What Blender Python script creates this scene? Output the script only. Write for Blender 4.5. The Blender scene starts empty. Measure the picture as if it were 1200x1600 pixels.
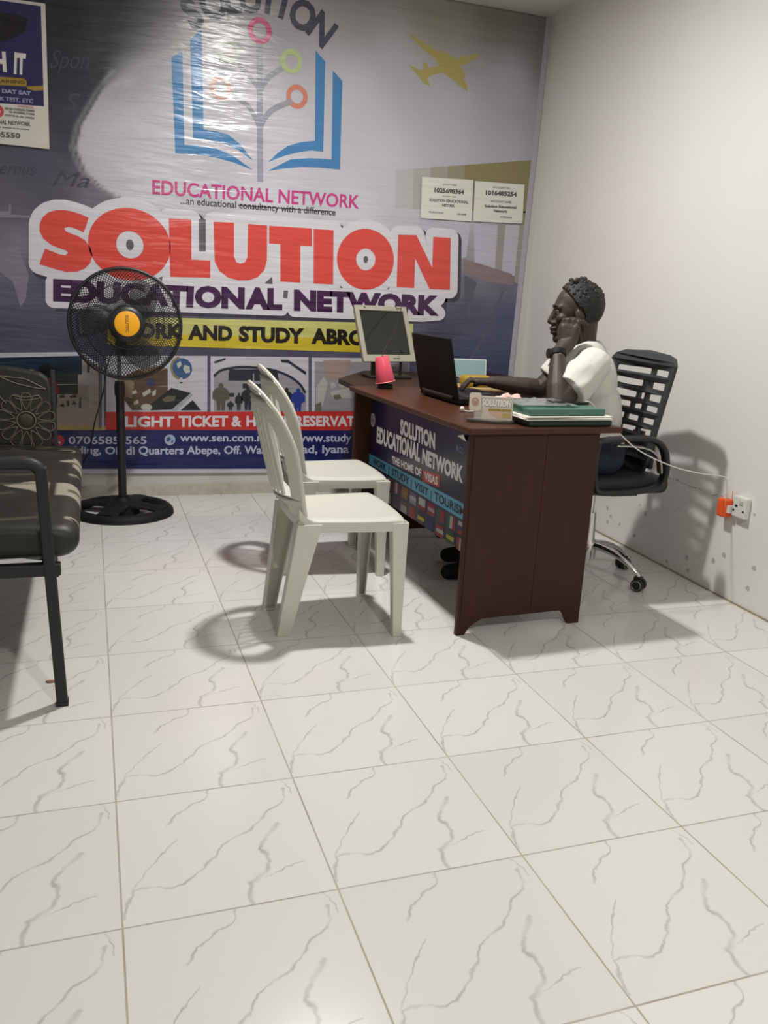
import bpy, bmesh, math, random
from math import sin, cos, pi, radians, sqrt, atan2, hypot
from mathutils import Vector, Matrix, Euler, noise
random.seed(7)
S = bpy.context.scene
COL = S.collection

# ------------------------------------------------------------------ camera, light, exposure
cam = bpy.data.cameras.new('camera'); camo = bpy.data.objects.new('camera', cam); COL.objects.link(camo)
camo.location = (-0.0217, -1.4049, 1.1772)
camo.rotation_euler = (1.3183, -0.0522, -0.3263)
cam.sensor_fit = 'VERTICAL'; cam.sensor_height = 24.0; cam.lens = 24.0*1317.96/1600.0
cam.clip_start = 0.02
S.camera = camo
S.view_settings.view_transform = 'Standard'; S.view_settings.look = 'None'
S.view_settings.gamma = 1.0; S.view_settings.use_curve_mapping = False
S.view_settings.exposure = 0.0
wd = bpy.data.worlds.new('world'); S.world = wd; wd.use_nodes = True
wd.node_tree.nodes['Background'].inputs[0].default_value = (.9, .92, 1, 1)
wd.node_tree.nodes['Background'].inputs[1].default_value = 0.05
LAMPS = [((0.92, 1.70), 1400.0, 0.065), ((0.75, -1.80), 1060.0, 0.065)]   # ceiling panels: place, radiance, radius
LAMP_COLOUR = (1.0, 0.985, 0.95)

# ------------------------------------------------------------------ room measures
H = 2.785            # ceiling height
YB = 3.444           # back wall
XL, YF = -0.80, -3.3 # left wall, wall behind the camera
T = 0.42             # floor tile
def xr(y): return 2.488 + 0.034*(y-1.07)   # right wall, a little out of square

# ------------------------------------------------------------------ colour and materials
def lin(c):
    c = c/255.0
    return c/12.92 if c <= 0.04045 else ((c+0.055)/1.055)**2.4
def rgb(r, g, b, k=1.0): return (min(1, lin(r)*k), min(1, lin(g)*k), min(1, lin(b)*k), 1)
def new_mat(name):
    m = bpy.data.materials.new(name); m.use_nodes = True
    return m, m.node_tree, m.node_tree.nodes['Principled BSDF']
def mat(name, col, rough=.5, metal=0, bump=0, bscale=60, coat=0, vary=0, alpha=1, trans=0, spec=.5):
    m, nt, b = new_mat(name); N = nt.nodes; L = nt.links
    b.inputs['Base Color'].default_value = col
    b.inputs['Roughness'].default_value = rough; b.inputs['Metallic'].default_value = metal
    b.inputs['Coat Weight'].default_value = coat; b.inputs['Coat Roughness'].default_value = .12
    b.inputs['Specular IOR Level'].default_value = spec
    if trans: b.inputs['Transmission Weight'].default_value = trans
    if alpha < 1: b.inputs['Alpha'].default_value = alpha
    if bump or vary:
        tc = N.new('ShaderNodeTexCoord'); n = N.new('ShaderNodeTexNoise'); n.inputs['Scale'].default_value = bscale
        n.inputs['Detail'].default_value = 4; L.new(tc.outputs['Object'], n.inputs['Vector'])
        if bump:
            bp = N.new('ShaderNodeBump'); bp.inputs['Strength'].default_value = bump; bp.inputs['Distance'].default_value = .004
            L.new(n.outputs[0], bp.inputs['Height']); L.new(bp.outputs[0], b.inputs['Normal'])
        if vary:
            mx = N.new('ShaderNodeMix'); mx.data_type = 'RGBA'
            mx.inputs[6].default_value = tuple(c*(1-vary) for c in col[:3])+(1,)
            mx.inputs[7].default_value = tuple(min(1, c*(1+vary)) for c in col[:3])+(1,)
            L.new(n.outputs[0], mx.inputs[0]); L.new(mx.outputs[2], b.inputs['Base Color'])
    return m
def math_node(nt, op, a, b=None, c=None):
    n = nt.nodes.new('ShaderNodeMath'); n.operation = op
    for i, v in enumerate((a, b, c)):
        if v is None: continue
        if isinstance(v, (int, float)): n.inputs[i].default_value = v
        else: nt.links.new(v, n.inputs[i])
    return n.outputs[0]
def vmath(nt, op, a, b=None):
    n = nt.nodes.new('ShaderNodeVectorMath'); n.operation = op
    for i, v in enumerate((a, b)):
        if v is None: continue
        if isinstance(v, (tuple, list)): n.inputs[i].default_value = v
        elif isinstance(v, (int, float)): n.inputs[3].default_value = v
        else: nt.links.new(v, n.inputs[i])
    return n
def mix_col(nt, f, a, b):
    n = nt.nodes.new('ShaderNodeMix'); n.data_type = 'RGBA'
    if isinstance(f, (int, float)): n.inputs[0].default_value = f
    else: nt.links.new(f, n.inputs[0])
    for i, v in ((6, a), (7, b)):
        if isinstance(v, tuple): n.inputs[i].default_value = v
        else: nt.links.new(v, n.inputs[i])
    return n.outputs[2]

# floor: white glazed tile, every tile printed with the same grey marble vein
VEINS = [
 ([(0.925,0.918),(0.883,0.765),(0.754,0.659),(0.649,0.555),(0.521,0.49),(0.439,0.367),(0.322,0.237),(0.252,0.216),(0.151,0.252),(0.055,0.246),(0.029,0.145),(0.008,0.06)], .0052),
 ([(0.29,0.58),(0.162,0.414),(0.049,0.262)], .0034),
 ([(0.811,0.59),(0.755,0.499),(0.684,0.394),(0.719,0.345),(0.73,0.29),(0.678,0.216),(0.605,0.149),(0.585,0.006)], .0085),
 ([(0.672,0.18),(0.748,0.205),(0.889,0.248)], .0036),
 ([(0.508,0.998),(0.475,0.928),(0.412,0.88),(0.32,0.81),(0.25,0.72)], .0050),
 ([(0.92,0.99),(0.955,0.93),(0.97,0.85)], .003)]
def floor_mat():
    m, nt, b = new_mat('marble_tile'); N = nt.nodes; L = nt.links
    g = N.new('ShaderNodeNewGeometry')
    sc = vmath(nt, 'SCALE', g.outputs['Position'], 1.0/T).outputs[0]
    sep = N.new('ShaderNodeSeparateXYZ'); L.new(sc, sep.inputs[0])
    fx = math_node(nt, 'FRACT', sep.outputs[0]); fy = math_node(nt, 'FRACT', sep.outputs[1])
    cmb = N.new('ShaderNodeCombineXYZ'); L.new(fx, cmb.inputs[0]); L.new(fy, cmb.inputs[1])
    P0 = cmb.outputs[0]
    nz = N.new('ShaderNodeTexNoise'); nz.inputs['Scale'].default_value = 9; nz.inputs['Detail'].default_value = 5
    L.new(P0, nz.inputs['Vector'])
    off = vmath(nt, 'SCALE', vmath(nt, 'SUBTRACT', nz.outputs['Color'], (.5, .5, .5)).outputs[0], .09).outputs[0]
    P = vmath(nt, 'ADD', P0, off).outputs[0]
    P = vmath(nt, 'MULTIPLY', P, (1, 1, 0)).outputs[0]
    tot = None
    for pts, w in VEINS:
        dmin = None
        for (ax, ay), (bx, by) in zip(pts, pts[1:]):
            ba = (bx-ax, by-ay, 0); bb = ba[0]**2+ba[1]**2
            pa = vmath(nt, 'SUBTRACT', P, (ax, ay, 0)).outputs[0]
            dt = vmath(nt, 'DOT_PRODUCT', pa, (ba[0]/bb, ba[1]/bb, 0)).outputs['Value']
            cl = N.new('ShaderNodeClamp'); L.new(dt, cl.inputs[0])
            s = N.new('ShaderNodeVectorMath'); s.operation = 'SCALE'; s.inputs[0].default_value = ba; L.new(cl.outputs[0], s.inputs[3])
            d = vmath(nt, 'LENGTH', vmath(nt, 'SUBTRACT', pa, s.outputs[0]).outputs[0]).outputs['Value']
            dmin = d if dmin is None else math_node(nt, 'MINIMUM', dmin, d)
        mr = N.new('ShaderNodeMapRange'); mr.interpolation_type = 'SMOOTHSTEP'
        L.new(dmin, mr.inputs[0]); mr.inputs[1].default_value = w*.15; mr.inputs[2].default_value = w*2.2
        mr.inputs[3].default_value = 1; mr.inputs[4].default_value = 0
        tot = mr.outputs[0] if tot is None else math_node(nt, 'MAXIMUM', tot, mr.outputs[0])
    n2 = N.new('ShaderNodeTexNoise'); n2.inputs['Scale'].default_value = 7; L.new(P0, n2.inputs['Vector'])
    mr2 = N.new('ShaderNodeMapRange'); L.new(n2.outputs[0], mr2.inputs[0]); mr2.inputs[1].default_value = .32; mr2.inputs[2].default_value = .62
    mr2.inputs[3].default_value = .3; mr2.inputs[4].default_value = .95
    vein = math_node(nt, 'MULTIPLY', tot, mr2.outputs[0])
    fl = vmath(nt, 'FLOOR', sc).outputs[0]
    wn = N.new('ShaderNodeTexWhiteNoise'); L.new(vmath(nt, 'MULTIPLY', fl, (1, 1, 0)).outputs[0], wn.inputs['Vector'])
    base = mix_col(nt, wn.outputs['Value'], (.70, .69, .66, 1), (.75, .74, .715, 1))
    col = mix_col(nt, vein, base, (.44, .44, .435, 1))
    ex_ = math_node(nt, 'MINIMUM', fx, math_node(nt, 'SUBTRACT', 1.0, fx))
    ey_ = math_node(nt, 'MINIMUM', fy, math_node(nt, 'SUBTRACT', 1.0, fy))
    e = math_node(nt, 'MINIMUM', ex_, ey_)
    gr = math_node(nt, 'LESS_THAN', e, .0048)
    n3 = N.new('ShaderNodeTexNoise'); n3.inputs['Scale'].default_value = 2.3; L.new(sc, n3.inputs['Vector'])
    gcol = mix_col(nt, n3.outputs[0], (.58, .55, .50, 1), (.25, .19, .14, 1))
    col = mix_col(nt, gr, col, gcol)
    L.new(col, b.inputs['Base Color'])
    b.inputs['Roughness'].default_value = .16
    L.new(math_node(nt, 'MULTIPLY_ADD', gr, .6, .16), b.inputs['Roughness'])
    n4 = N.new('ShaderNodeTexNoise'); n4.inputs['Scale'].default_value = 3.0; L.new(sc, n4.inputs['Vector'])
    bp = N.new('ShaderNodeBump'); bp.inputs['Strength'].default_value = .25; bp.inputs['Distance'].default_value = .004
    L.new(math_node(nt, 'SUBTRACT', math_node(nt, 'MULTIPLY', n4.outputs[0], .5), math_node(nt, 'MULTIPLY', gr, .35)), bp.inputs['Height'])
    L.new(bp.outputs[0], b.inputs['Normal'])
    return m
def wall_mat(name, col, dirt=True):
    m, nt, b = new_mat(name); N = nt.nodes; L = nt.links
    g = N.new('ShaderNodeNewGeometry'); sep = N.new('ShaderNodeSeparateXYZ'); L.new(g.outputs['Position'], sep.inputs[0])
    n = N.new('ShaderNodeTexNoise'); n.inputs['Scale'].default_value = 1.6; n.inputs['Detail'].default_value = 5; L.new(g.outputs['Position'], n.inputs['Vector'])
    c = mix_col(nt, n.outputs[0], tuple(x*.95 for x in col[:3])+(1,), tuple(min(1, x*1.04) for x in col[:3])+(1,))
    if dirt:
        # scuffs and knocked plaster low on the wall, and one long hairline crack
        v = N.new('ShaderNodeTexVoronoi'); v.inputs['Scale'].default_value = 11; v.inputs['Randomness'].default_value = 1
        L.new(g.outputs['Position'], v.inputs['Vector'])
        n2 = N.new('ShaderNodeTexNoise'); n2.inputs['Scale'].default_value = 60; L.new(g.outputs['Position'], n2.inputs['Vector'])
        sp = math_node(nt, 'LESS_THAN', math_node(nt, 'ADD', v.outputs['Distance'], math_node(nt, 'MULTIPLY', n2.outputs[0], .16)), .215)
        low = math_node(nt, 'LESS_THAN', sep.outputs[2], .40)
        c = mix_col(nt, math_node(nt, 'MULTIPLY', math_node(nt, 'MULTIPLY', sp, low), .55), c, (.22, .20, .18, 1))
        n3 = N.new('ShaderNodeTexNoise'); n3.inputs['Scale'].default_value = 9; n3.inputs['Detail'].default_value = 6; L.new(g.outputs['Position'], n3.inputs['Vector'])
        dz = math_node(nt, 'ABSOLUTE', math_node(nt, 'ADD', math_node(nt, 'SUBTRACT', sep.outputs[2], .418), math_node(nt, 'MULTIPLY', math_node(nt, 'SUBTRACT', n3.outputs[0], .5), .05)))
        crk = math_node(nt, 'MULTIPLY', math_node(nt, 'LESS_THAN', dz, .0028), math_node(nt, 'GREATER_THAN', n2.outputs[0], .47))
        yl = math_node(nt, 'MULTIPLY', math_node(nt, 'GREATER_THAN', sep.outputs[1], 1.42), math_node(nt, 'LESS_THAN', sep.outputs[1], 2.0))
        c = mix_col(nt, math_node(nt, 'MULTIPLY', math_node(nt, 'MULTIPLY', crk, yl), .6), c, (.25, .21, .13, 1))
    L.new(c, b.inputs['Base Color']); b.inputs['Roughness'].default_value = .6
    bp = N.new('ShaderNodeBump'); bp.inputs['Strength'].default_value = .12; bp.inputs['Distance'].default_value = .01
    L.new(n.outputs[0], bp.inputs['Height']); L.new(bp.outputs[0], b.inputs['Normal'])
    return m
_wr = {}
def wrinkle(nt, b, strength=.30):
    """creases of a hung vinyl sheet, the same field for every ink on it"""
    N = nt.nodes; L = nt.links
    g = N.new('ShaderNodeNewGeometry')
    v = vmath(nt, 'MULTIPLY', g.outputs['Position'], (1.0, 1.0, 7.0)).outputs[0]
    n = N.new('ShaderNodeTexNoise'); n.inputs['Scale'].default_value = 2.6; n.inputs['Detail'].default_value = 3.5; n.inputs['Distortion'].default_value = .5
    L.new(v, n.inputs['Vector'])
    v2 = vmath(nt, 'MULTIPLY', g.outputs['Position'], (3.0, 1.0, 26.0)).outputs[0]
    n2 = N.new('ShaderNodeTexNoise'); n2.inputs['Scale'].default_value = 2.2; n2.inputs['Detail'].default_value = 2
    L.new(v2, n2.inputs['Vector'])
    h = math_node(nt, 'ADD', n.outputs[0], math_node(nt, 'MULTIPLY', n2.outputs[0], .10))
    bp = N.new('ShaderNodeBump'); bp.inputs['Strength'].default_value = strength; bp.inputs['Distance'].default_value = .03
    L.new(h, bp.inputs['Height']); L.new(bp.outputs[0], b.inputs['Normal'])
INK = {}
PRINT = .87   # density of the print
def ink(r, g, b_, k=1.25, rough=.25, key=''):
    """a printed colour on vinyl (given as it looks in lamplight)"""
    kk = (r, g, b_, k, rough)
    if kk in INK: return INK[kk]
    m, nt, b = new_mat('printed_vinyl'); b.inputs['Base Color'].default_value = rgb(r, g, b_, k*PRINT)
    b.inputs['Roughness'].default_value = rough
    wrinkle(nt, b)
    INK[kk] = m
    return m
def vcol_mat(name, rough=.3, wr=False, bump=0, bscale=200, sheen=0):
    m, nt, b = new_mat(name); N = nt.nodes; L = nt.links
    a = N.new('ShaderNodeVertexColor'); a.layer_name = 'print'; L.new(a.outputs[0], b.inputs['Base Color'])
    b.inputs['Roughness'].default_value = rough
    if wr: wrinkle(nt, b)
    elif bump:
        tc = N.new('ShaderNodeTexCoord'); n = N.new('ShaderNodeTexNoise'); n.inputs['Scale'].default_value = bscale; L.new(tc.outputs['Object'], n.inputs['Vector'])
        bp = N.new('ShaderNodeBump'); bp.inputs['Strength'].default_value = bump; bp.inputs['Distance'].default_value = .003
        L.new(n.outputs[0], bp.inputs['Height']); L.new(bp.outputs[0], b.inputs['Normal'])
    return m
def wood_mat(name, c1, c2, rough=.35, axis=(1, 1, 12), scale=3.0):
    m, nt, b = new_mat(name); N = nt.nodes; L = nt.links
    tc = N.new('ShaderNodeTexCoord'); v = vmath(nt, 'MULTIPLY', tc.outputs['Object'], axis).outputs[0]
    n = N.new('ShaderNodeTexNoise'); n.inputs['Scale'].default_value = scale; n.inputs['Detail'].default_value = 7; n.inputs['Roughness'].default_value = .65
    L.new(v, n.inputs['Vector'])
    L.new(mix_col(nt, n.outputs[0], c1, c2), b.inputs['Base Color'])
    b.inputs['Roughness'].default_value = rough; b.inputs['Specular IOR Level'].default_value = .28
    bp = N.new('ShaderNodeBump'); bp.inputs['Strength'].default_value = .08; bp.inputs['Distance'].default_value = .002
    L.new(n.outputs[0], bp.inputs['Height']); L.new(bp.outputs[0], b.inputs['Normal'])
    return m

M = dict(
 floor=floor_mat(), wall=wall_mat('painted_wall', (.80, .785, .755, 1)), farwall=wall_mat('low_bounce_wall_paint', (.36, .35, .33, 1), False), backwall=wall_mat('painted_plaster', (.58, .565, .53, 1), False),  # farwall: walls out of view, paint darkened to cut bounced light
 ceiling=mat('ceiling_paint', (.74, .72, .68, 1), .7, bump=.1, bscale=3),
 fillet=mat('cement_fillet', rgb(172, 166, 152), .8, bump=.5, bscale=30, vary=.25),
 plastic=mat('chair_plastic', rgb(206, 205, 194), .40, bump=.02, bscale=12, vary=.06),
 black=mat('black_plastic', (.012, .012, .013, 1), .38), blackmatte=mat('matte_black_plastic', (.009, .009, .0095, 1), .62, spec=.25),
 greyblack=mat('charcoal_plastic', (.035, .04, .045, 1), .5), mesh=mat('black_nylon', (.02, .023, .027, 1), .7, bump=.3, bscale=300),
 chrome=mat('chrome', (.75, .75, .75, 1), .12, 1), steel=mat('brushed_steel', (.45, .44, .42, 1), .35, 1),
 fanyellow=mat('orange_yellow_badge', rgb(235, 165, 15), .4), wood=wood_mat('mahogany_laminate', rgb(48, 24, 14), rgb(68, 36, 24), .5, (14, 14, 1.2), 2.0),
 woodtop=wood_mat('mahogany_top', rgb(62, 34, 22), rgb(82, 48, 33), .38, (10, 1.2, 10), 2.5), wooddark=wood_mat('dark_wood', rgb(50, 32, 28), rgb(66, 42, 36), .45),
 beige=mat('beige_plastic', rgb(168, 165, 148), .5), screenoff=mat('dark_screen', (.012, .014, .013, 1), .12), pink=mat('pink_paper_cup', rgb(235, 92, 112), .28),
 pinkin=mat('cup_rim', rgb(230, 150, 150), .4), bluescreen=mat('pale_blue_panel', rgb(150, 182, 186), .2), white=mat('white_plastic', rgb(222, 220, 212), .35),
 paper=mat('white_paper', rgb(225, 222, 212), .8), teal=mat('teal_folder', rgb(70, 112, 100), .35), darkgreen=mat('dark_green_folder', rgb(38, 58, 50), .4),
 yellow=mat('yellow_plastic', rgb(176, 144, 48), .45, bump=.1), tan=mat('tan_envelope', rgb(180, 152, 104), .7), tissue=mat('pink_tissue', rgb(228, 188, 178), .8, bump=.4, bscale=40),
 clear=mat('clear_sleeve', (.85, .9, .88, 1), .15, trans=.85), orange=mat('orange_plastic', rgb(240, 95, 45), .4), skin=mat('brown_skin', (.046, .029, .022, 1), .55, bump=.06, bscale=90, vary=.12),
 hair=mat('black_hair', (.010, .009, .009, 1), .6, bump=.9, bscale=140), shirt=mat('white_cotton', rgb(210, 209, 202), .85, bump=.45, bscale=16), jean=mat('navy_denim', rgb(34, 42, 60), .8, bump=.2, bscale=200),
 trouser=mat('dark_trousers', (.012, .012, .016, 1), .8), eye=mat('eyeball', (.55, .5, .45, 1), .15), iris=mat('iris', (.01, .007, .005, 1), .1), lip=mat('lip', (.075, .035, .030, 1), .4),
 gold=mat('gold_print', rgb(190, 160, 40), .4), acrylic=mat('cloudy_acrylic', rgb(196, 186, 172), .25), acrylicdark=mat('smoked_base', rgb(88, 84, 78), .3), metalframe=mat('dark_metal_frame', rgb(26, 29, 32), .55), leaf=mat('brown_scrap', rgb(150, 105, 80), .7),
 threads=mat('silver_thread', rgb(112, 106, 90), .5), nail=mat('nail', (.12, .07, .055, 1), .3),
)
_b, _nt, _ = None, None, None
def emit_mat(name, col, strength):
    m = bpy.data.materials.new(name); m.use_nodes = True; nt = m.node_tree; nt.nodes.clear()
    e = nt.nodes.new('ShaderNodeEmission'); e.inputs[0].default_value = col; e.inputs[1].default_value = strength
    o = nt.nodes.new('ShaderNodeOutputMaterial'); nt.links.new(e.outputs[0], o.inputs[0])
    return m

# ------------------------------------------------------------------ objects
def tag(o, label, cat, group=None):
    o['label'] = label; o['category'] = cat
    if group: o['group'] = group
    return o
def thing(name, label, cat, loc=(0, 0, 0), rz=0.0, group=None):
    o = bpy.data.objects.new(name, None); COL.objects.link(o); o.location = loc; o.rotation_euler = (0, 0, rz)
    o.empty_display_size = .1
    return tag(o, label, cat, group)
def link(name, me, m=None, parent=None, smooth=False):
    o = bpy.data.objects.new(name, me); COL.objects.link(o)
    if m is not None:
        me.materials.clear()
        for x in (m if isinstance(m, (list, tuple)) else [m]): me.materials.append(x)
    if smooth:
        for p in me.polygons: p.use_smooth = True
    if parent: o.parent = parent
    return o
def obj(name, bm, m, parent=None, smooth=False, bevel=0, seg=2, angle=None):
    me = bpy.data.meshes.new(name); bm.to_mesh(me); bm.free()
    o = link(name, me, m, parent, smooth)
    if bevel:
        b = o.modifiers.new('bevel', 'BEVEL'); b.width = bevel; b.segments = seg; b.limit_method = 'ANGLE'; b.angle_limit = radians(35)
    if angle:
        try:
            me.set_sharp_from_angle(angle=radians(angle))
        except Exception: pass
    return o
def struct(o): o['kind'] = 'structure'; return o
def BM(): return bmesh.new()
def add_box(bm, c, s, rot=None):
    mtx = Matrix.Translation(c) @ (rot.to_4x4() if rot is not None else Matrix.Identity(4)) @ Matrix.Diagonal((s[0], s[1], s[2], 1))
    return bmesh.ops.create_cube(bm, size=1, matrix=mtx)['verts']
def add_prism(bm, pts, h0, h1, f):
    """pts 2-D outline; f(u, v, h) -> 3-D; closed solid between h0 and h1"""
    a = [bm.verts.new(f(u, v, h0)) for u, v in pts]; b = [bm.verts.new(f(u, v, h1)) for u, v in pts]
    n = len(pts)
    bm.faces.new(a[::-1]); bm.faces.new(b)
    for i in range(n): bm.faces.new((a[i], a[(i+1) % n], b[(i+1) % n], b[i]))
def smooth_path(pts, n=6, closed=False):
    P = [Vector(p) for p in pts]; out = []; m = len(P)
    rng = range(m if closed else m-1)
    for i in rng:
        if closed: p0, p1, p2, p3 = P[i-1], P[i], P[(i+1) % m], P[(i+2) % m]
        else: p0, p1, p2, p3 = P[max(i-1, 0)], P[i], P[i+1], P[min(i+2, m-1)]
        for k in range(n):
            t = k/n
            out.append(.5*((2*p1)+(-p0+p2)*t+(2*p0-5*p1+4*p2-p3)*t*t+(-p0+3*p1-3*p2+p3)*t**3))
    if not closed: out.append(P[-1])
    return out
def add_tube(bm, pts, r, seg=8, closed=False, flat=None, cap=True):
    """tube through pts; r number or list; flat=(a,b) scales the section along its two axes"""
    P = [Vector(p) for p in pts]; n = len(P); R = r if isinstance(r, (list, tuple)) else [r]*n
    rings = []; up = None
    for i in range(n):
        if closed: t = (P[(i+1) % n]-P[i-1]).normalized()
        else: t = (P[min(i+1, n-1)]-P[max(i-1, 0)]).normalized()
        if up is None:
            up = Vector((0, 0, 1)) if abs(t.z) < .9 else Vector((0, 1, 0))
        x = up-t*up.dot(t)
        if x.length < 1e-6: x = t.orthogonal()
        x.normalize(); y = t.cross(x); up = x
        fa, fb = flat if flat else (1, 1)
        rings.append([bm.verts.new(P[i]+(x*cos(2*pi*k/seg)*fa+y*sin(2*pi*k/seg)*fb)*R[i]) for k in range(seg)])
    m = n if closed else n-1
    for i in range(m):
        a, b = rings[i], rings[(i+1) % n]
        for k in range(seg): bm.faces.new((a[k], a[(k+1) % seg], b[(k+1) % seg], b[k]))
    if cap and not closed:
        bm.faces.new(rings[0][::-1]); bm.faces.new(rings[-1])
    return rings
def add_lathe(bm, prof, seg=32, mtx=None):
    """prof: (r, z) pairs, revolved about z"""
    mtx = mtx or Matrix.Identity(4); rings = []
    for r, z in prof:
        if r < 1e-6: rings.append([bm.verts.new(mtx @ Vector((0, 0, z)))])
        else: rings.append([bm.verts.new(mtx @ Vector((r*cos(2*pi*k/seg), r*sin(2*pi*k/seg), z))) for k in range(seg)])
    for a, b in zip(rings, rings[1:]):
        for k in range(seg):
            k2 = (k+1) % seg
            if len(a) == 1 and len(b) == 1: continue
            if len(a) == 1: bm.faces.new((a[0], b[k2], b[k]))
            elif len(b) == 1: bm.faces.new((a[k], a[k2], b[0]))
            else: bm.faces.new((a[k], a[k2], b[k2], b[k]))
def add_ell(bm, c, r, rot=None, seg=20, rings=14):
    mtx = Matrix.Translation(c) @ (rot.to_4x4() if rot is not None else Matrix.Identity(4)) @ Matrix.Diagonal((r[0], r[1], r[2], 1))
    bmesh.ops.create_uvsphere(bm, u_segments=seg, v_segments=rings, radius=1, matrix=mtx)
def add_cap(bm, p0, r0, p1, r1, seg=14):
    """rounded limb segment"""
    p0, p1 = Vector(p0), Vector(p1); d = p1-p0; L = max(d.length, 1e-6)
    prof = [(0, -r0)]+[(r0*cos(a), r0*sin(a)) for a in [-pi/2*(1-i/5) for i in range(1, 6)]]
    prof += [(r1*cos(a), L+r1*sin(a)) for a in [pi/2*i/5 for i in range(0, 5)]]+[(0, L+r1)]
    q = Vector((0, 0, 1)).rotation_difference(d.normalized()) if d.length > 1e-9 else Matrix.Identity(3).to_quaternion()
    add_lathe(bm, prof, seg, Matrix.Translation(p0) @ q.to_matrix().to_4x4())
def add_chain(bm, pts, seg=14):
    """pts: (x,y,z,r)"""
    for a, b in zip(pts, pts[1:]): add_cap(bm, a[:3], a[3], b[:3], b[3], seg)
def remesh(bm, voxel, smooth=4, fac=.5):
    bmesh.ops.recalc_face_normals(bm, faces=bm.faces)
    me = bpy.data.meshes.new('tmp'); bm.to_mesh(me); bm.free()
    o = bpy.data.objects.new('tmp', me); COL.objects.link(o)
    r = o.modifiers.new('r', 'REMESH'); r.mode = 'VOXEL'; r.voxel_size = voxel; r.adaptivity = 0
    if smooth:
        s = o.modifiers.new('s', 'SMOOTH'); s.iterations = smooth; s.factor = fac
    dg = bpy.context.evaluated_depsgraph_get(); dg.update()
    out = bpy.data.meshes.new_from_object(o.evaluated_get(dg))
    bpy.data.objects.remove(o); bpy.data.meshes.remove(me)
    return out
# flat artwork: outlines (with holes, even-odd) filled by a 2-D curve
def fill2d(loops, res=1):
    cu = bpy.data.curves.new('tmp', 'CURVE'); cu.dimensions = '2D'; cu.fill_mode = 'BOTH'
    for lp in loops:
        s = cu.splines.new('POLY'); s.points.add(len(lp)-1)
        for p, (x, y) in zip(s.points, lp): p.co = (x, y, 0, 1)
        s.use_cyclic_u = True
    o = bpy.data.objects.new('tmp', cu)
    me = bpy.data.meshes.new_from_object(o)
    vs = [(v.co.x, v.co.y) for v in me.vertices]; fs = [tuple(p.vertices) for p in me.polygons]
    bpy.data.objects.remove(o); bpy.data.curves.remove(cu); bpy.data.meshes.remove(me)
    return vs, fs
_tc = {}
def text2d(s, bold=0.0, shear=0.0):
    k = (s, bold, shear)
    if k in _tc: return _tc[k]
    cu = bpy.data.curves.new('tmp', 'FONT'); cu.body = s; cu.size = 1; cu.offset = bold; cu.shear = shear; cu.resolution_u = 3
    o = bpy.data.objects.new('tmp', cu); me = bpy.data.meshes.new_from_object(o)
    vs = [(v.co.x, v.co.y) for v in me.vertices]; fs = [tuple(p.vertices) for p in me.polygons]
    bpy.data.objects.remove(o); bpy.data.curves.remove(cu); bpy.data.meshes.remove(me)
    _tc[k] = (vs, fs); return vs, fs
CAP = max(y for x, y in text2d('H')[0])
class Art:
    """flat pieces on a plane: f(u, v, depth) -> 3-D"""
    def __init__(s, f): s.f = f; s.v = []; s.p = []
    def add(s, vf, d=0.0):
        o = len(s.v); s.v += [s.f(x, y, d) for x, y in vf[0]]; s.p += [tuple(i+o for i in q) for q in vf[1]]; return s
    def poly(s, loops, d=0.0):
        if loops and isinstance(loops[0][0], (int, float)): loops = [loops]
        return s.add(fill2d(loops), d)
    def text(s, t, bl, br, tl, d=0.0, bold=.02, shear=0.0, up=None):
        """text spanning baseline bl..br; tl is a point at cap height above bl"""
        vs, fs = text2d(t, bold, shear)
        x0 = min(x for x, y in vs); x1 = max(x for x, y in vs)
        ux, uy = br[0]-bl[0], br[1]-bl[1]; wx, wy = tl[0]-bl[0], tl[1]-bl[1]
        c = CAP+bold
        out = [(bl[0]+ux*(x-x0)/(x1-x0)+wx*(y+bold*.5)/c, bl[1]+uy*(x-x0)/(x1-x0)+wy*(y+bold*.5)/c) for x, y in vs]
        return s.add((out, fs), d)
    def ring(s, c, r0, r1, d=0.0, n=32, asp=1.0):
        a = [(c[0]+r1*cos(2*pi*k/n), c[1]+r1*asp*sin(2*pi*k/n)) for k in range(n)]
        if r0 <= 0: return s.poly([a], d)
        b = [(c[0]+r0*cos(2*pi*k/n), c[1]+r0*asp*sin(2*pi*k/n)) for k in range(n)]
        return s.add((a+b, [(k, (k+1) % n, n+(k+1) % n, n+k) for k in range(n)]), d)
    def stroke(s, pts, w, d=0.0, smooth=6):
        P = smooth_path([(x, y, 0) for x, y in pts], smooth) if smooth > 1 else [Vector((x, y, 0)) for x, y in pts]
        L = []; R = []; n = len(P)
        for i, p in enumerate(P):
            t = (P[min(i+1, n-1)]-P[max(i-1, 0)]).normalized(); q = Vector((-t.y, t.x, 0))
            ww = w[0]+(w[1]-w[0])*i/(n-1) if isinstance(w, (tuple, list)) else w
            L.append((p+q*ww/2)[:2]); R.append((p-q*ww/2)[:2])
        return s.add((L+R, [(i, i+1, n+i+1, n+i) for i in range(n-1)]), d)
    def make(s, name, m, parent=None):
        me = bpy.data.meshes.new(name); out = Vector(s.f(0, 0, 1))-Vector(s.f(0, 0, 0)); V = [Vector(v) for v in s.v]; P = []
        for p in s.p:    # every face looks the same way, out of the sheet
            n = sum(((V[p[i-1]]-V[p[0]]).cross(V[p[i]]-V[p[0]]) for i in range(2, len(p))), Vector())
            if n.length > 1e-12: P.append(p if n.dot(out) > 0 else p[::-1])
        me.from_pydata([tuple(v) for v in V], [], P); me.update()
        return link(name, me, m, parent)
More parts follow.
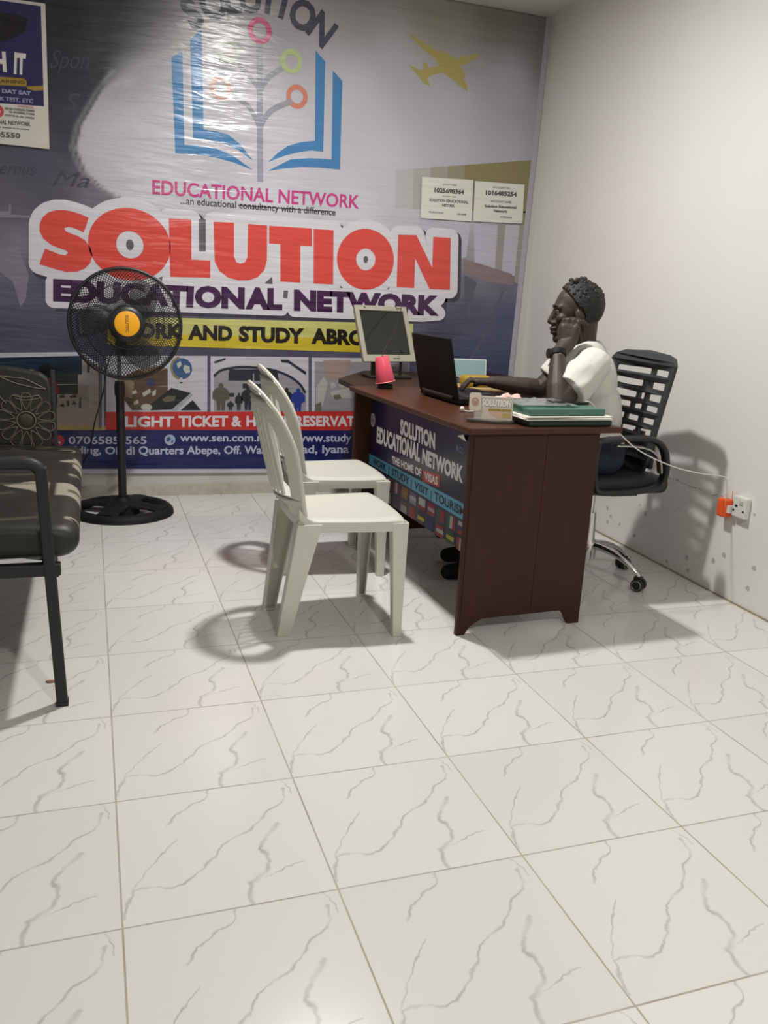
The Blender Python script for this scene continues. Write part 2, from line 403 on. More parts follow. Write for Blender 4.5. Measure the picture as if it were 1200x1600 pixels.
def hull(pts):
    P = sorted(set(pts)); h = []
    for seq in (P, P[::-1]):
        k = len(h)
        for q in seq:
            while len(h) >= k+2 and (h[-1][0]-h[-2][0])*(q[1]-h[-2][1])-(h[-1][1]-h[-2][1])*(q[0]-h[-2][0]) <= 0: h.pop()
            h.append(q)
        h.pop()
    return h
def pieces(name, f, m, parent, polys, d):
    for p in polys: Art(f).poly(p, d).make(name, m, parent)
def lines(name, f, m, parent, rows, d, bold=None):
    for r in rows: Art(f).text(r[0], r[1], r[2], r[3], d, r[4] if len(r) > 4 else bold).make(name, m, parent)
def grow(loop, d):
    """outline pushed outwards by d with round corners"""
    n = len(loop); A = sum(loop[i-1][0]*loop[i][1]-loop[i][0]*loop[i-1][1] for i in range(n))
    lp = loop if A > 0 else loop[::-1]; out = []
    for i in range(n):
        a, b, c = Vector(lp[i-1]), Vector(lp[i]), Vector(lp[(i+1) % n])
        if (b-a).length < 1e-6 or (c-b).length < 1e-6: continue
        n1 = Vector(((b-a).y, -(b-a).x)).normalized(); n2 = Vector(((c-b).y, -(c-b).x)).normalized()
        cr = (b-a).x*(c-b).y-(b-a).y*(c-b).x
        if cr > 0:
            a1 = atan2(n1.y, n1.x); a2 = atan2(n2.y, n2.x)
            while a2 < a1: a2 += 2*pi
            k = max(1, int((a2-a1)/.3))
            for j in range(k+1): an = a1+(a2-a1)*j/k; out.append((b.x+d*cos(an), b.y+d*sin(an)))
        else:
            bis = (n1+n2)
            if bis.length < 1e-4: continue
            bis.normalize(); out.append(tuple(b+bis*d/max(.4, bis.dot(n1))))
    return out
def plate(name, loops, f, thick, m, parent, cuts=(), smooth=True, axis=1):
    """sheet with holes cut from 2-D outlines, bent by f(u,v), given a thickness"""
    vs, fs = fill2d(loops)
    bm = BM(); V = [bm.verts.new((x, y, 0)) for x, y in vs]
    for q in fs:
        try: bm.faces.new([V[i] for i in q])
        except ValueError: pass
    for c in cuts:
        co = (0, c, 0) if axis == 1 else (c, 0, 0); no = (0, 1, 0) if axis == 1 else (1, 0, 0)
        bmesh.ops.bisect_plane(bm, geom=bm.verts[:]+bm.edges[:]+bm.faces[:], plane_co=co, plane_no=no, dist=1e-5)
    for v in bm.verts: v.co = Vector(f(v.co.x, v.co.y))
    bmesh.ops.recalc_face_normals(bm, faces=bm.faces)
    o = obj(name, bm, m, parent)
    s = o.modifiers.new('thickness', 'SOLIDIFY'); s.thickness = thick; s.offset = 0
    return o
def copy_tree(o, parent=None):
    c = o.copy(); COL.objects.link(c)
    if parent: c.parent = parent
    for ch in list(o.children): copy_tree(ch, c)
    return c

# ================================================================== the room
def quad(name, pts, m):
    me = bpy.data.meshes.new(name); me.from_pydata(pts, [], [tuple(range(len(pts)))]); me.update()
    return struct(link(name, me, m))
WT = .12
def slab(name, pts2, z0, z1, m):
    bm = BM(); add_prism(bm, pts2, z0, z1, lambda u, v, h: (u, v, h)); bmesh.ops.recalc_face_normals(bm, faces=bm.faces)
    return struct(obj(name, bm, m))
xa, xb = xr(YF), xr(YB)
slab('floor', [(XL-WT, YF-WT), (xa+WT, YF-WT), (xb+WT, YB+WT), (XL-WT, YB+WT)], -.1, 0, M['floor'])
slab('ceiling', [(XL-WT, YF-WT), (xa+WT, YF-WT), (xb+WT, YB+WT), (XL-WT, YB+WT)], H, H+.1, M['ceiling'])
slab('wall_back', [(XL-WT, YB), (xb+WT, YB), (xb+WT, YB+WT), (XL-WT, YB+WT)], 0, H, M['backwall'])
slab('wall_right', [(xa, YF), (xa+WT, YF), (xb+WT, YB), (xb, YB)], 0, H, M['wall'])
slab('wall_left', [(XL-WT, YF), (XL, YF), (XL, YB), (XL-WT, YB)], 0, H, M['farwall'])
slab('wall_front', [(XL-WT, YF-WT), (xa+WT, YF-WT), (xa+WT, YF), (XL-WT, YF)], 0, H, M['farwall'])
# rough cement fillet along the foot of the back wall
bm = BM(); rnd = random.Random(3); n = 60; ra = []
for i in range(n+1):
    x = XL+(xb-XL)*i/n; j = rnd.uniform(-.004, .004)
    ra.append([bm.verts.new(p) for p in ((x, YB, .062+j), (x, YB-.010, .058+j), (x, YB-.018+j*.5, .02), (x, YB-.03+j*1.6, .0))])
for a, b in zip(ra, ra[1:]):
    for k in range(3): bm.faces.new((a[k], b[k], b[k+1], a[k+1]))
bmesh.ops.recalc_face_normals(bm, faces=bm.faces)
struct(obj('baseboard_back', bm, M['fillet'], smooth=True))
bm = BM(); add_prism(bm, [(xr(-1.0)-.006, -1.0), (xr(-1.0), -1.0), (xr(YB-.02), YB-.02), (xr(YB-.02)-.006, YB-.02)], 0, .006, lambda u, v, h: (u, v, h))
bmesh.ops.recalc_face_normals(bm, faces=bm.faces)
struct(obj('baseboard_right', bm, mat('grout_edge', rgb(158, 144, 124), .8, bump=.5, bscale=40, vary=.2)))

# ceiling lamps: the light of the room
EM = [emit_mat('glowing_bulb', LAMP_COLOUR+(1,), e) for _, e, _ in LAMPS]
for i, ((x, y), e, r) in enumerate(LAMPS):
    t = thing('ceiling_light', ['round white ceiling light above the desk front', 'round white ceiling light near the camera'][i], 'light', (x, y, H), group='ceiling lights')
    bm = BM(); add_lathe(bm, [(0, 0), (r+.014, 0), (r+.014, -.024), (r+.010, -.030), (r+.001, -.030), (r+.001, -.022), (0, -.022)], 40)
    bmesh.ops.recalc_face_normals(bm, faces=bm.faces); obj('housing', bm, M['white'], t)
    bm = BM(); add_lathe(bm, [(0, -.028), (r, -.028)], 40)
    for f_ in bm.faces: f_.normal_update()
    obj('diffuser', bm, EM[i], t)

# ================================================================== the big vinyl banner
BY = 3.434
def bw(u, v, d): return (u, BY-d, v)
bX0, bX1t, bX1b, bZ0, bZ1 = -.775, 2.548, 2.492, .140, 2.765
# printed ground colours, sampled as (x, z, r, g, b)
DARK = [(p, c) for p, c in zip([(-0.2631,2.4184),(-0.0643,2.3634),(-0.1028,2.1311),(-0.2395,1.7056),(-0.0971,1.8983),(0.0525,2.3228),(-0.3688,1.4834),(-0.3471,1.3315),(-0.3887,1.1097),(-0.3393,0.8867),(-0.1732,0.7595),(-0.1546,1.2179),(-0.1584,1.4999),(0.0281,1.5457)], [(42,42,52),(36,36,44),(46,46,58),(76,75,92),(58,56,68),(60,60,66),(92,88,100),(122,116,128),(92,92,112),(64,66,88),(60,62,84),(58,58,66),(78,74,86),(110,106,116)])]
LITE = [(p, c) for p, c in zip([(0.1159,2.4450),(0.2984,2.4710),(0.5170,2.4439),(0.9417,2.5626),(1.3911,2.6265),(1.8312,2.6734),(2.2181,2.7119),(2.5029,2.7189),(0.1377,2.1312),(0.1946,1.9293),(0.5148,1.9633),(0.9529,2.0097),(1.4100,2.2204),(1.6224,2.4067),(1.9429,2.2157),(2.3303,2.3954),(2.5212,2.1761),(1.5736,1.9424),(1.9598,1.9973),(2.3663,2.0374),(2.5617,2.0033),(0.3496,1.6981),(0.9259,1.5849),(1.4378,1.6251),(1.7394,1.7531),(1.7923,1.5470),(2.1486,1.6808),(2.4856,1.7073),(2.1914,1.4292),(2.4258,1.4440),(2.1410,1.2779),(2.3973,1.2917),(2.1568,1.0902),(2.4198,1.0627),(2.1794,0.8210),(2.4467,0.7882),(1.9969,0.9698),(2.2363,0.6644),(0.5113,1.1899),(1.2345,1.0150),(0.6148,0.8330),(1.6361,0.8068),(1.0508,0.8460),(0.1695,0.8198),(2.5668,2.5262),(2.5645,1.3770),(2.5386,0.9890)], [(108,106,108),(150,149,152),(172,171,176),(158,157,162),(156,155,157),(150,147,134),(128,124,116),(122,118,116),(160,159,164),(186,184,192),(190,189,198),(196,195,204),(188,187,196),(176,175,182),(178,177,186),(168,167,176),(158,156,166),(190,188,198),(178,177,188),(170,169,180),(158,157,168),(194,192,200),(200,198,208),(196,194,204),(188,186,194),(182,180,190),(176,174,186),(168,166,180),(152,148,158),(140,136,148),(104,102,116),(98,97,114),(72,72,94),(72,76,104),(66,72,104),(58,62,92),(60,60,82),(56,58,86),(88,86,100),(80,80,98),(70,68,84),(60,60,80),(74,72,90),(66,66,86),(120,117,118),(120,118,132),(84,88,116)])]
SW = [(0.6129,2.6891),(0.3977,2.4851),(0.2177,2.2727),(0.0756,2.0945),(-0.0270,1.9206),(-0.0583,1.8070),(-0.0134,1.6963),(0.0927,1.6133),(0.2342,1.5560)]
def idw(tab, x, z):
    s = 0; c = [0, 0, 0]
    for (px, pz), col in tab:
        w = 1/((px-x)**2+(pz-z)**2+.0015)**1.6; s += w
        for k in range(3): c[k] += w*lin(col[k])
    return [v/s for v in c]
def swoosh(z):
    """x of the edge between the dark left and the pale middle"""
    if z >= SW[0][1]: return SW[0][0]
    for (x0, z0), (x1, z1) in zip(SW, SW[1:]):
        if z1 <= z <= z0: return x0+(x1-x0)*(z0-z)/(z0-z1)
    return SW[-1][0]
nx, nz = 230, 190
vs = []; cs = []; fs = []
zs0, zs1 = SW[2][1], SW[-1][1]
gx, gz = 40, 34
GA = [[idw(DARK, bX0+(2.56-bX0)*i/gx, bZ0+(bZ1-bZ0)*j/gz) for i in range(gx+1)] for j in range(gz+1)]
GB = [[idw(LITE, bX0+(2.56-bX0)*i/gx, bZ0+(bZ1-bZ0)*j/gz) for i in range(gx+1)] for j in range(gz+1)]
def bil(Gd, x, z):
    a = min(gx-1e-6, max(0, (x-bX0)/(2.56-bX0)*gx)); b = min(gz-1e-6, max(0, (z-bZ0)/(bZ1-bZ0)*gz)); i, j = int(a), int(b); a -= i; b -= j
    return [(Gd[j][i][k]*(1-a)+Gd[j][i+1][k]*a)*(1-b)+(Gd[j+1][i][k]*(1-a)+Gd[j+1][i+1][k]*a)*b for k in range(3)]
for j in range(nz+1):
    z = bZ0+(bZ1-bZ0)*j/nz; x1 = bX1b+(bX1t-bX1b)*j/nz
    for i in range(nx+1):
        x = bX0+(x1-bX0)*i/nx
        vs.append((x, BY, z))
        sx = swoosh(z)
        w = .008 if zs1 < z < SW[3][1] else (.008+min(.42, (z-SW[3][1])*.75) if z >= SW[3][1] else .010)
        t = max(0, min(1, (x-sx)/w*.5+.5)); t = t*t*(3-2*t)
        if z <= zs1: t = max(0, min(1, (x-(sx-.35*(zs1-z)))/(.02+.8*(zs1-z))*.5+.5))
        a, b = bil(GA, x, z), bil(GB, x, z)
        edge = .12*math.exp(-((x-sx+.022)/.012)**2) if zs1 < z < SW[3][1]+.1 else 0
        k = 1.22*PRINT
        cs.append([min(1, k*(a[q]*(1-t)+b[q]*t+edge)) for q in range(3)]+[1])
for j in range(nz):
    for i in range(nx):
        a = j*(nx+1)+i; fs.append((a, a+1, a+nx+2, a+nx+1))
me = bpy.data.meshes.new('wall_banner'); me.from_pydata(vs, [], fs); me.update()
at = me.color_attributes.new('print', 'FLOAT_COLOR', 'POINT')
for i, c in enumerate(cs): at.data[i].color = c
ban = link('wall_banner', me, vcol_mat('banner_vinyl', .24, True), None, True)
tag(ban, 'huge glossy blue and white printed vinyl banner covering the back wall', 'banner')
s_ = ban.modifiers.new('thickness', 'SOLIDIFY'); s_.thickness = .002; s_.offset = -1

# faint pictures in the ground of the print
rt, rb = [(1.5408,1.8450),(2.4979,1.9972)], [(1.5510,1.6512),(2.5039,1.6977)]
for i in range(9):   # the roof fades out to the left
    a, b = i/9, (i+1)/9; f = lambda P, u: (P[0][0]+(P[1][0]-P[0][0])*u, P[0][1]+(P[1][1]-P[0][1])*u)
    t = min(1, i/5.0); gc = bil(GB, f(rt, (a+b)/2)[0], (rt[0][1]+rb[0][1])/2); oc_ = [lin(c) for c in (132, 124, 84)]
    INK[('roof', i)] = mk = ink(132, 124, 84, 1.22+i*1e-4); mk.node_tree.nodes['Principled BSDF'].inputs['Base Color'].default_value = tuple(1.22*PRINT*(gc[k]+(oc_[k]-gc[k])*t) for k in range(3))+(1,)
    Art(bw).poly([f(rb, a), f(rb, b), f(rt, b), f(rt, a)], .0004).make('terminal_roof_print', mk, ban)
Art(bw).poly([(2.4598,1.7052),(2.5114,1.7093),(2.4987,1.3731),(2.4681,1.3714)], .0004).make('terminal_column_print', ink(132, 124, 90), ban)
A = Art(bw); A.poly([(2.1548,1.6093),(2.4724,1.6254),(2.4727,1.3262),(2.1852,1.3548)], .0007); A.poly([(1.8051,1.6539),(2.1335,1.6149),(2.1209,1.4174),(2.0717,1.4070),(2.0458,1.5219),(1.8136,1.5272)], .0007)
A.make('glass_wall_print', ink(176, 174, 186), ban)
A = Art(bw); A.poly([(2.3138,1.6211),(2.3647,1.6248),(2.3627,1.2898),(2.3196,1.2875)], .0010); A.poly([(2.4588,1.6318),(2.5019,1.6350),(2.4865,1.2774),(2.4539,1.2947)], .0010)
A.make('mullion_print', ink(146, 140, 138), ban)
A = Art(bw); A.poly([(2.1049,1.4091),(2.4363,1.3393),(2.4562,1.2720),(2.2682,1.2847),(2.1109,1.3357)], .0011); A.make('bench_print', ink(128, 112, 116), ban)
A = Art(bw); A.stroke([(2.3812,1.2339),(2.3305,1.0784),(2.2393,0.8813),(2.2010,0.8216)], .012, .0009); A.poly([(2.1169,1.3138),(2.2044,1.2813),(2.1721,1.0604),(2.1335,1.1649)], .0008)
A.make('floor_line_print', ink(84, 82, 96), ban)
A = Art(bw); A.poly([(-0.4385,1.2883),(-0.3539,1.3156),(-0.3097,1.1773),(-0.3309,1.0552),(-0.3572,1.0155),(-0.3870,1.1414),(-0.4443,1.1853)], .0006); A.poly([(-0.4278,1.4788),(-0.3866,1.4820),(-0.3846,1.5185),(-0.3758,1.5192),(-0.3785,1.4674),(-0.2445,1.4686),(-0.2449,1.4593),(-0.4295,1.4483)], .0007)
A.make('pale_figure_print', ink(122, 116, 130), ban)
for s_t, a, b, t in (('Spon', (-0.1659,2.1633), (0.0180,2.1806), (-0.1625,2.2432)), ('S', (-0.1148,1.9788), (-0.0307,1.9882), (-0.1117,2.0549)), ('ernus', (-0.4180,1.6534), (-0.2533,1.6624), (-0.4147,1.7128)), ('Ma', (-0.1775,1.6208), (-0.0004,1.6239), (-0.1744,1.6936))):
    Art(bw).text(s_t, a, b, t, .0005, 0, .35).make('script_lettering', ink(64, 63, 76), ban)

# emblem: open book with a branching tree
A = Art(bw)
A.poly([(0.4143,2.2834),(0.4686,2.3214),(0.4751,1.8786),(0.5474,1.8797),(0.6371,1.8761),(0.7317,1.8474),(0.8335,1.7882),(0.7354,1.8159),(0.6372,1.8319),(0.5307,1.8374),(0.4291,1.8306)], .0012)
A.poly([(0.5071,2.3781),(0.5649,2.4329),(0.5740,1.9618),(0.6403,1.9610),(0.7006,1.9517),(0.7686,1.9082),(0.8328,1.8364),(0.7552,1.8815),(0.6773,1.9084),(0.5971,1.9159),(0.5212,1.9144)], .0012)
A.poly([(1.1621,2.4135),(1.2165,2.3678),(1.2218,1.9178),(1.1567,1.9180),(1.0962,1.9055),(1.0083,1.8774),(0.9178,1.8364),(0.9728,1.8901),(1.0247,1.9275),(1.0949,1.9540),(1.1731,1.9684)], .0012)
A.poly([(1.2606,2.3296),(1.3163,2.2827),(1.3201,1.8348),(1.2138,1.8349),(1.1056,1.8281),(1.0098,1.8126),(0.9187,1.7912),(0.9777,1.8259),(1.0405,1.8611),(1.1508,1.8782),(1.2704,1.8831)], .0012)
A.make('emblem_book', ink(66, 122, 172), ban)
A = Art(bw)
A.stroke([(0.8619,2.4196),(0.8686,2.0951),(0.8760,1.7321)], .032, .0013, 1)
A.stroke([(0.8705,2.1886),(0.8904,2.2219),(0.9271,2.2665),(1.0015,2.3158)], .026, .0015); A.stroke([(0.8638,2.1878),(0.8396,2.2158),(0.8054,2.2515),(0.7515,2.2935)], .018, .0017)
A.stroke([(0.8734,2.0076),(0.8967,2.0543),(0.9440,2.1036),(1.0402,2.1522)], .028, .0019); A.stroke([(0.8665,2.0069),(0.8419,2.0545),(0.8004,2.1061),(0.7194,2.1462)], .022, .0021)
A.make('emblem_tree', ink(146, 146, 157), ban)
for nm, c, r0, r1, col in (('emblem_ring', (0.8628,2.4678), .036, .063, (190,78,116)), ('emblem_ring', (1.0319,2.3443), .034, .059, (172,186,134)), ('emblem_ring', (1.0675,2.1774), .034, .059, (196,122,100)), ('emblem_ring', (0.7048,2.3508), .036, .056, (180,186,172)), ('emblem_ring', (0.6628,2.1701), .034, .056, (196,150,136))):  # last two, on the left, are paler: glare washout put into their ink
    Art(bw).ring(c, r0, r1, .0017).make(nm, ink(*col), ban)
# arched name over the emblem
for ch, (cx, cz), a in (('S', (0.5173,2.5021), -33), ('O', (0.6227,2.5608), -23), ('L', (0.7162,2.6007), -13), ('U', (0.8109,2.6176), -4), ('T', (0.9069,2.6258), 6), ('I', (0.9879,2.6109), 15), ('O', (1.0878,2.5713), 25), ('N', (1.1936,2.5192), 36)):
    vs_, fs_ = text2d(ch, .035); x0 = min(x for x, y in vs_); x1 = max(x for x, y in vs_); an = radians(a); s = .135/CAP
    o_ = [((x-(x0+x1)/2)*s*.86, (y-CAP/2)*s) for x, y in vs_]
    Art(bw).add(([(cx+x*cos(an)+y*sin(an), cz-x*sin(an)+y*cos(an)) for x, y in o_], fs_), .0012+.0004*(ch in 'OUI')).make('arched_letter', ink(72, 72, 84), ban)
A = Art(bw); A.text('EDUCATIONAL NETWORK', (0.3096,1.6222), (1.4409,1.6391), (0.3107,1.6915), .0012, .022); A.make('magenta_lettering', ink(186, 62, 122), ban)
A = Art(bw); A.text('...an educational consultancy with a difference', (0.4532,1.5848), (1.3038,1.5907), (0.4535,1.6200), .0012, .012)
A.stroke([(0.7577,1.6013),(1.3030,1.6111)], .005, .0013, 1); A.make('tagline_lettering', ink(48, 46, 56), ban)
A = Art(bw)
A.poly([(1.6777,2.5731),(1.7454,2.5441),(1.8116,2.5210),(1.8633,2.4955),(1.8853,2.5113),(1.8980,2.4968),(1.9169,2.5025),(1.9377,2.4857),(1.9657,2.4763),(2.1155,2.5251),(2.0869,2.4885),(1.9999,2.4414),(2.0210,2.4243),(2.0389,2.4001),(2.0287,2.3790),(2.0467,2.3546),(2.0579,2.3159),(2.0040,2.3428),(1.9587,2.3671),(1.8976,2.3991),(1.8185,2.3697),(1.8082,2.3521),(1.8298,2.3187),(1.7866,2.3299),(1.7580,2.3558),(1.6898,2.4120),(1.7592,2.3949),(1.7853,2.4046),(1.7718,2.4353),(1.8023,2.4359),(1.8119,2.4080),(1.8722,2.4285),(1.8466,2.4610),(1.7752,2.4969),(1.7118,2.5396)], .0010)
A.make('aeroplane_print', ink(168, 156, 96), ban)

# main headline
def q(s, ox, oy, k): return s
Sg = [(-0.0224,1.4393),(-0.0376,1.4048),(-0.0602,1.4155),(-0.0863,1.4239),(-0.1108,1.4275),(-0.1305,1.4189),(-0.1239,1.4062),(-0.1012,1.3969),(-0.0675,1.3867),(-0.0308,1.3671),(-0.0068,1.3338),(0.0029,1.2946),(-0.0078,1.2571),(-0.0356,1.2265),(-0.0739,1.2088),(-0.1272,1.2035),(-0.1764,1.2135),(-0.2221,1.2251),(-0.2571,1.2347),(-0.2258,1.3131),(-0.1912,1.3012),(-0.1548,1.2884),(-0.1286,1.2869),(-0.1157,1.2998),(-0.1261,1.3111),(-0.1566,1.3192),(-0.1989,1.3353),(-0.2312,1.3612),(-0.2479,1.3942),(-0.2468,1.4299),(-0.2311,1.4650),(-0.2027,1.4909),(-0.1642,1.5050),(-0.1214,1.5081),(-0.0787,1.5015),(-0.0420,1.4919),(-0.0098,1.4797)]
def disc(c, rx, rz, n=40): return [(c[0]+rx*cos(2*pi*k/n), c[1]+rz*sin(2*pi*k/n)) for k in range(n)]
pxs = .00386
O1c = (0.1914,1.3598); O2c = (1.4935,1.3658)
O1 = disc(O1c, 54*pxs, 47.5*pxs); O2 = disc(O2c, 44.6*pxs, 43.6*pxs)
Lg = [(0.3917,1.5071),(0.5090,1.5076),(0.5084,1.3050),(0.6088,1.3045),(0.6089,1.2154),(0.3964,1.2087)]
Ug = [(0.6261,1.5075),(0.7364,1.5108),(0.7377,1.3343),(0.7498,1.3064),(0.7728,1.2993),(0.7973,1.3076),(0.8112,1.3355),(0.8126,1.5099),(0.9180,1.5110),(0.9199,1.3253),(0.9064,1.2731),(0.8694,1.2333),(0.8215,1.2135),(0.7648,1.2094),(0.7049,1.2224),(0.6594,1.2537),(0.6333,1.3010)]
Tg = [(0.9284,1.5094),(1.1706,1.5126),(1.1737,1.4176),(1.1074,1.4176),(1.1119,1.2160),(0.9980,1.2162),(0.9929,1.4168),(0.9301,1.4160)]
Ig = [(1.1806,1.5106),(1.2956,1.5127),(1.3044,1.2167),(1.1894,1.2159)]
Ng = [(1.6833,1.5152),(1.7960,1.5206),(1.9071,1.3458),(1.9020,1.5191),(2.0130,1.5204),(2.0311,1.2236),(1.8995,1.2224),(1.7966,1.3899),(1.8015,1.2229),(1.6909,1.2216)]
GL = [Sg, O1, Lg, Ug, Tg, Ig, O2, Ng]
A = Art(bw)
for g in GL: A.poly([[(x+.016, z-.016) for x, z in grow(hull(Sg) if g is Sg else g, .056)]], .0013)
A.poly([(-0.1914,1.1519),(2.0221,1.1896),(2.0088,1.0348),(1.7864,1.0148),(-0.1852,1.0036)], .0013)
A.make('headline_shadow', ink(58, 56, 68), ban)
A = Art(bw)
Uo = [(0.6261,1.5075),(0.9180,1.5110),(0.9199,1.3253),(0.9064,1.2731),(0.8694,1.2333),(0.8215,1.2135),(0.7648,1.2094),(0.7049,1.2224),(0.6594,1.2537),(0.6333,1.3010)]
for i, g in enumerate(GL): A.poly([grow(Uo if g is Ug else hull(Sg) if g is Sg else g, .050)], .0018+.00002*i)
A.poly([(-0.1446,1.2344),(1.9347,1.2483),(1.9002,1.1539),(-0.1429,1.1224)], .0017)
A.poly([grow([(-0.1917,1.1455),(1.0135,1.1752),(1.0228,1.0915),(1.0085,1.0696),(-0.1954,1.0584)], .040)], .0020); A.poly([grow([(1.0802,1.1575),(1.9651,1.1719),(1.9188,1.1250),(1.9717,1.0824),(1.8648,1.0703),(1.0826,1.0658)], .040)], .00205)
A.make('headline_outline', ink(204, 201, 208), ban)
Art(bw).poly([(0.5481,1.5131),(0.5853,1.5159),(0.5852,1.3513),(0.5493,1.3490)], .0024).make('headline_gap', ink(92, 88, 96), ban); Art(bw).poly([disc(O1c, 5*pxs, 7*pxs, 20)], .0032).make('headline_gap', ink(92, 88, 96), ban); Art(bw).poly([disc(O2c, 3.6*pxs, 5.2*pxs, 20)], .0032).make('headline_gap', ink(92, 88, 96), ban)
Art(bw).poly([(1.0173,1.1684),(1.0430,1.1697),(1.0404,1.1240),(1.0146,1.1297)], .0024).make('headline_gap', ink(92, 88, 96), ban); Art(bw).poly([(0.9503,1.2412),(0.9547,1.2000),(0.9076,1.2009)], .0024).make('headline_gap', ink(92, 88, 96), ban); Art(bw).poly([(0.3328,1.2002),(0.3562,1.2081),(0.3525,1.1813)], .0024).make('headline_gap', ink(92, 88, 96), ban)
Art(bw).poly([(1.3453,1.2136),(1.3650,1.2003),(1.3459,1.1994)], .0024).make('headline_gap', ink(92, 88, 96), ban); Art(bw).poly([(1.6300,1.2068),(1.6450,1.2221),(1.6458,1.2076)], .0024).make('headline_gap', ink(92, 88, 96), ban)

A = Art(bw)
for g in (Sg, Lg, Ug, Tg, Ig, Ng): Art(bw).poly([g], .0026).make('headline_letter', ink(203, 70, 62, 1.3), ban)
for g in ([O1, disc(O1c, 17.8*pxs, 17.8*pxs)], [O2, disc(O2c, 15*pxs, 15.5*pxs)]): Art(bw).poly(g, .0026).make('headline_letter', ink(203, 70, 62, 1.3), ban)
A = Art(bw)
for s, b0, b1, t0 in (('EDUCATI', (-0.1985,1.0566), (0.5176,1.0564), (-0.1941,1.1614)), ('ON', (0.5244,1.0567), (0.7983,1.0603), (0.5249,1.1653)), ('AL', (0.8018,1.0605), (1.0123,1.0645), (0.8006,1.1712)), ('NETWORK', (1.0789,1.0639), (1.9724,1.0730), (1.0761,1.1731))):
    Art(bw).text(s, b0, b1, t0, .0027, .064).make('subheading_lettering', ink(62, 30, 68), ban)

# yellow strip, in two printed tones
A = Art(bw); A.poly([(0.0688,0.9881),(1.8069,1.0156),(1.8142,0.9028),(0.0658,0.8809)], .0015); A.make('yellow_strip_top', ink(188, 184, 112), ban)
A = Art(bw); A.poly([(0.0663,0.9011),(1.8129,0.9217),(1.8184,0.8383),(0.0646,0.8404)], .0017); A.make('yellow_strip_bottom', ink(192, 172, 48), ban)
A = Art(bw)
for s, a, b, t in (('WORK', (0.1051,0.8822), (0.4615,0.8823), (0.1071,0.9596)), ('AND', (0.4873,0.8814), (0.7319,0.8807), (0.4878,0.9592)), ('STUDY', (0.7678,0.8801), (1.1440,0.8797), (0.7670,0.9612)), ('ABROAD', (1.1857,0.8810), (1.6806,0.8798), (1.1831,0.9643))):
    Art(bw).text(s, a, b, t, .0022, .054).make('strip_lettering', ink(34, 30, 26), ban)

# picture strip
A = Art(bw); A.poly([(-0.6474,0.7729),(-0.0664,0.7960),(0.0415,0.7173),(0.0311,0.3615),(-0.6743,0.3629)], .0012)
A.poly([(0.0563,0.7791),(0.5937,0.7936),(0.5936,0.4706),(0.0476,0.4711)], .0012); A.poly([(0.6113,0.7924),(1.1729,0.8020),(1.1829,0.4738),(0.6116,0.4744)], .0012); A.poly([(1.1920,0.8007),(1.7994,0.8111),(1.8207,0.4773),(1.2023,0.4739)], .0012)
A.make('picture_border', ink(182, 180, 190), ban)
A = Art(bw); A.poly([(-0.6491,0.7470),(-0.0671,0.7757),(-0.0706,0.6773),(-0.6544,0.6655)], .0020); A.make('shop_ceiling_print', ink(26, 42, 60), ban)
A = Art(bw); A.poly([(-0.6542,0.6688),(-0.0896,0.6871),(-0.0919,0.6257),(-0.6576,0.6163)], .0021); A.poly([(-0.2141,0.6169),(-0.0920,0.6223),(-0.0938,0.5707),(-0.2161,0.5692)], .0022); A.poly([(-0.0426,0.7392),(-0.0264,0.7396),(-0.0313,0.6884),(-0.0443,0.6881)], .0022)
A.make('shop_sign_print', ink(40, 46, 44), ban)
A = Art(bw); A.poly([(-0.6572,0.6229),(0.0322,0.6278),(0.0248,0.3758),(-0.6734,0.3764)], .0018); A.make('shop_wall_print', ink(134, 124, 116), ban)
A = Art(bw); A.poly([(-0.0869,0.7617),(0.0285,0.7238),(0.0215,0.4885),(-0.0402,0.4181),(-0.0401,0.6197),(-0.0919,0.6257)], .0019); A.make('shop_pillar_print', ink(150, 142, 142), ban)
A = Art(bw); A.poly([(-0.2128,0.4972),(-0.0046,0.4988),(0.0181,0.3758),(-0.2372,0.3760)], .00195); A.make('shop_floor_print', ink(146, 130, 118), ban)
A = Art(bw); A.poly([(-0.2360,0.4038),(0.0454,0.3970),(0.0446,0.3686),(-0.2375,0.3690)], .0023); A.make('shop_edge_print', ink(158, 138, 84), ban)
A = Art(bw)
for s in ([(-0.1908,0.5627),(-0.1649,0.5698),(-0.1591,0.5528),(-0.1850,0.5490)], [(-0.1395,0.5599),(-0.1068,0.5706),(-0.1010,0.5534),(-0.1335,0.5496)], [(-0.1283,0.5152),(-0.1144,0.5395),(-0.1023,0.5154)], [(-0.1931,0.5077),(-0.1700,0.5217),(-0.1644,0.5011)], [(-0.1534,0.5356),(-0.1405,0.5358),(-0.1415,0.5081),(-0.1512,0.5081)], [(-0.0881,0.5501),(-0.0781,0.5571),(-0.0801,0.4982),(-0.0932,0.4981)]): Art(bw).poly([s], .0024).make('shop_goods_print', ink(52, 52, 54), ban)
A = Art(bw); A.poly([(-0.4713,0.7056),(-0.4468,0.7061),(-0.4483,0.6796),(-0.4728,0.6791)], .0024); A.poly([(-0.4348,0.7031),(-0.3918,0.7008),(-0.3927,0.6841),(-0.4358,0.6832)], .0024); A.poly([(-0.3795,0.7010),(-0.3362,0.6987),(-0.3372,0.6786),(-0.3805,0.6811)], .0024); A.poly([(-0.3300,0.6988),(-0.3083,0.6959),(-0.3092,0.6758),(-0.3311,0.6754)], .0024)
A.make('shop_window_print', ink(156, 150, 128), ban)
A = Art(bw); A.poly([disc((-0.2460,0.6839), .046, .045, 20)], .0028); A.poly([(-0.2822,0.6495),(-0.2127,0.6508),(-0.1953,0.6104),(-0.1987,0.5283),(-0.2167,0.4038),(-0.2553,0.4038),(-0.2582,0.6229)], .0026); A.make('shopper_print', ink(24, 24, 28), ban)
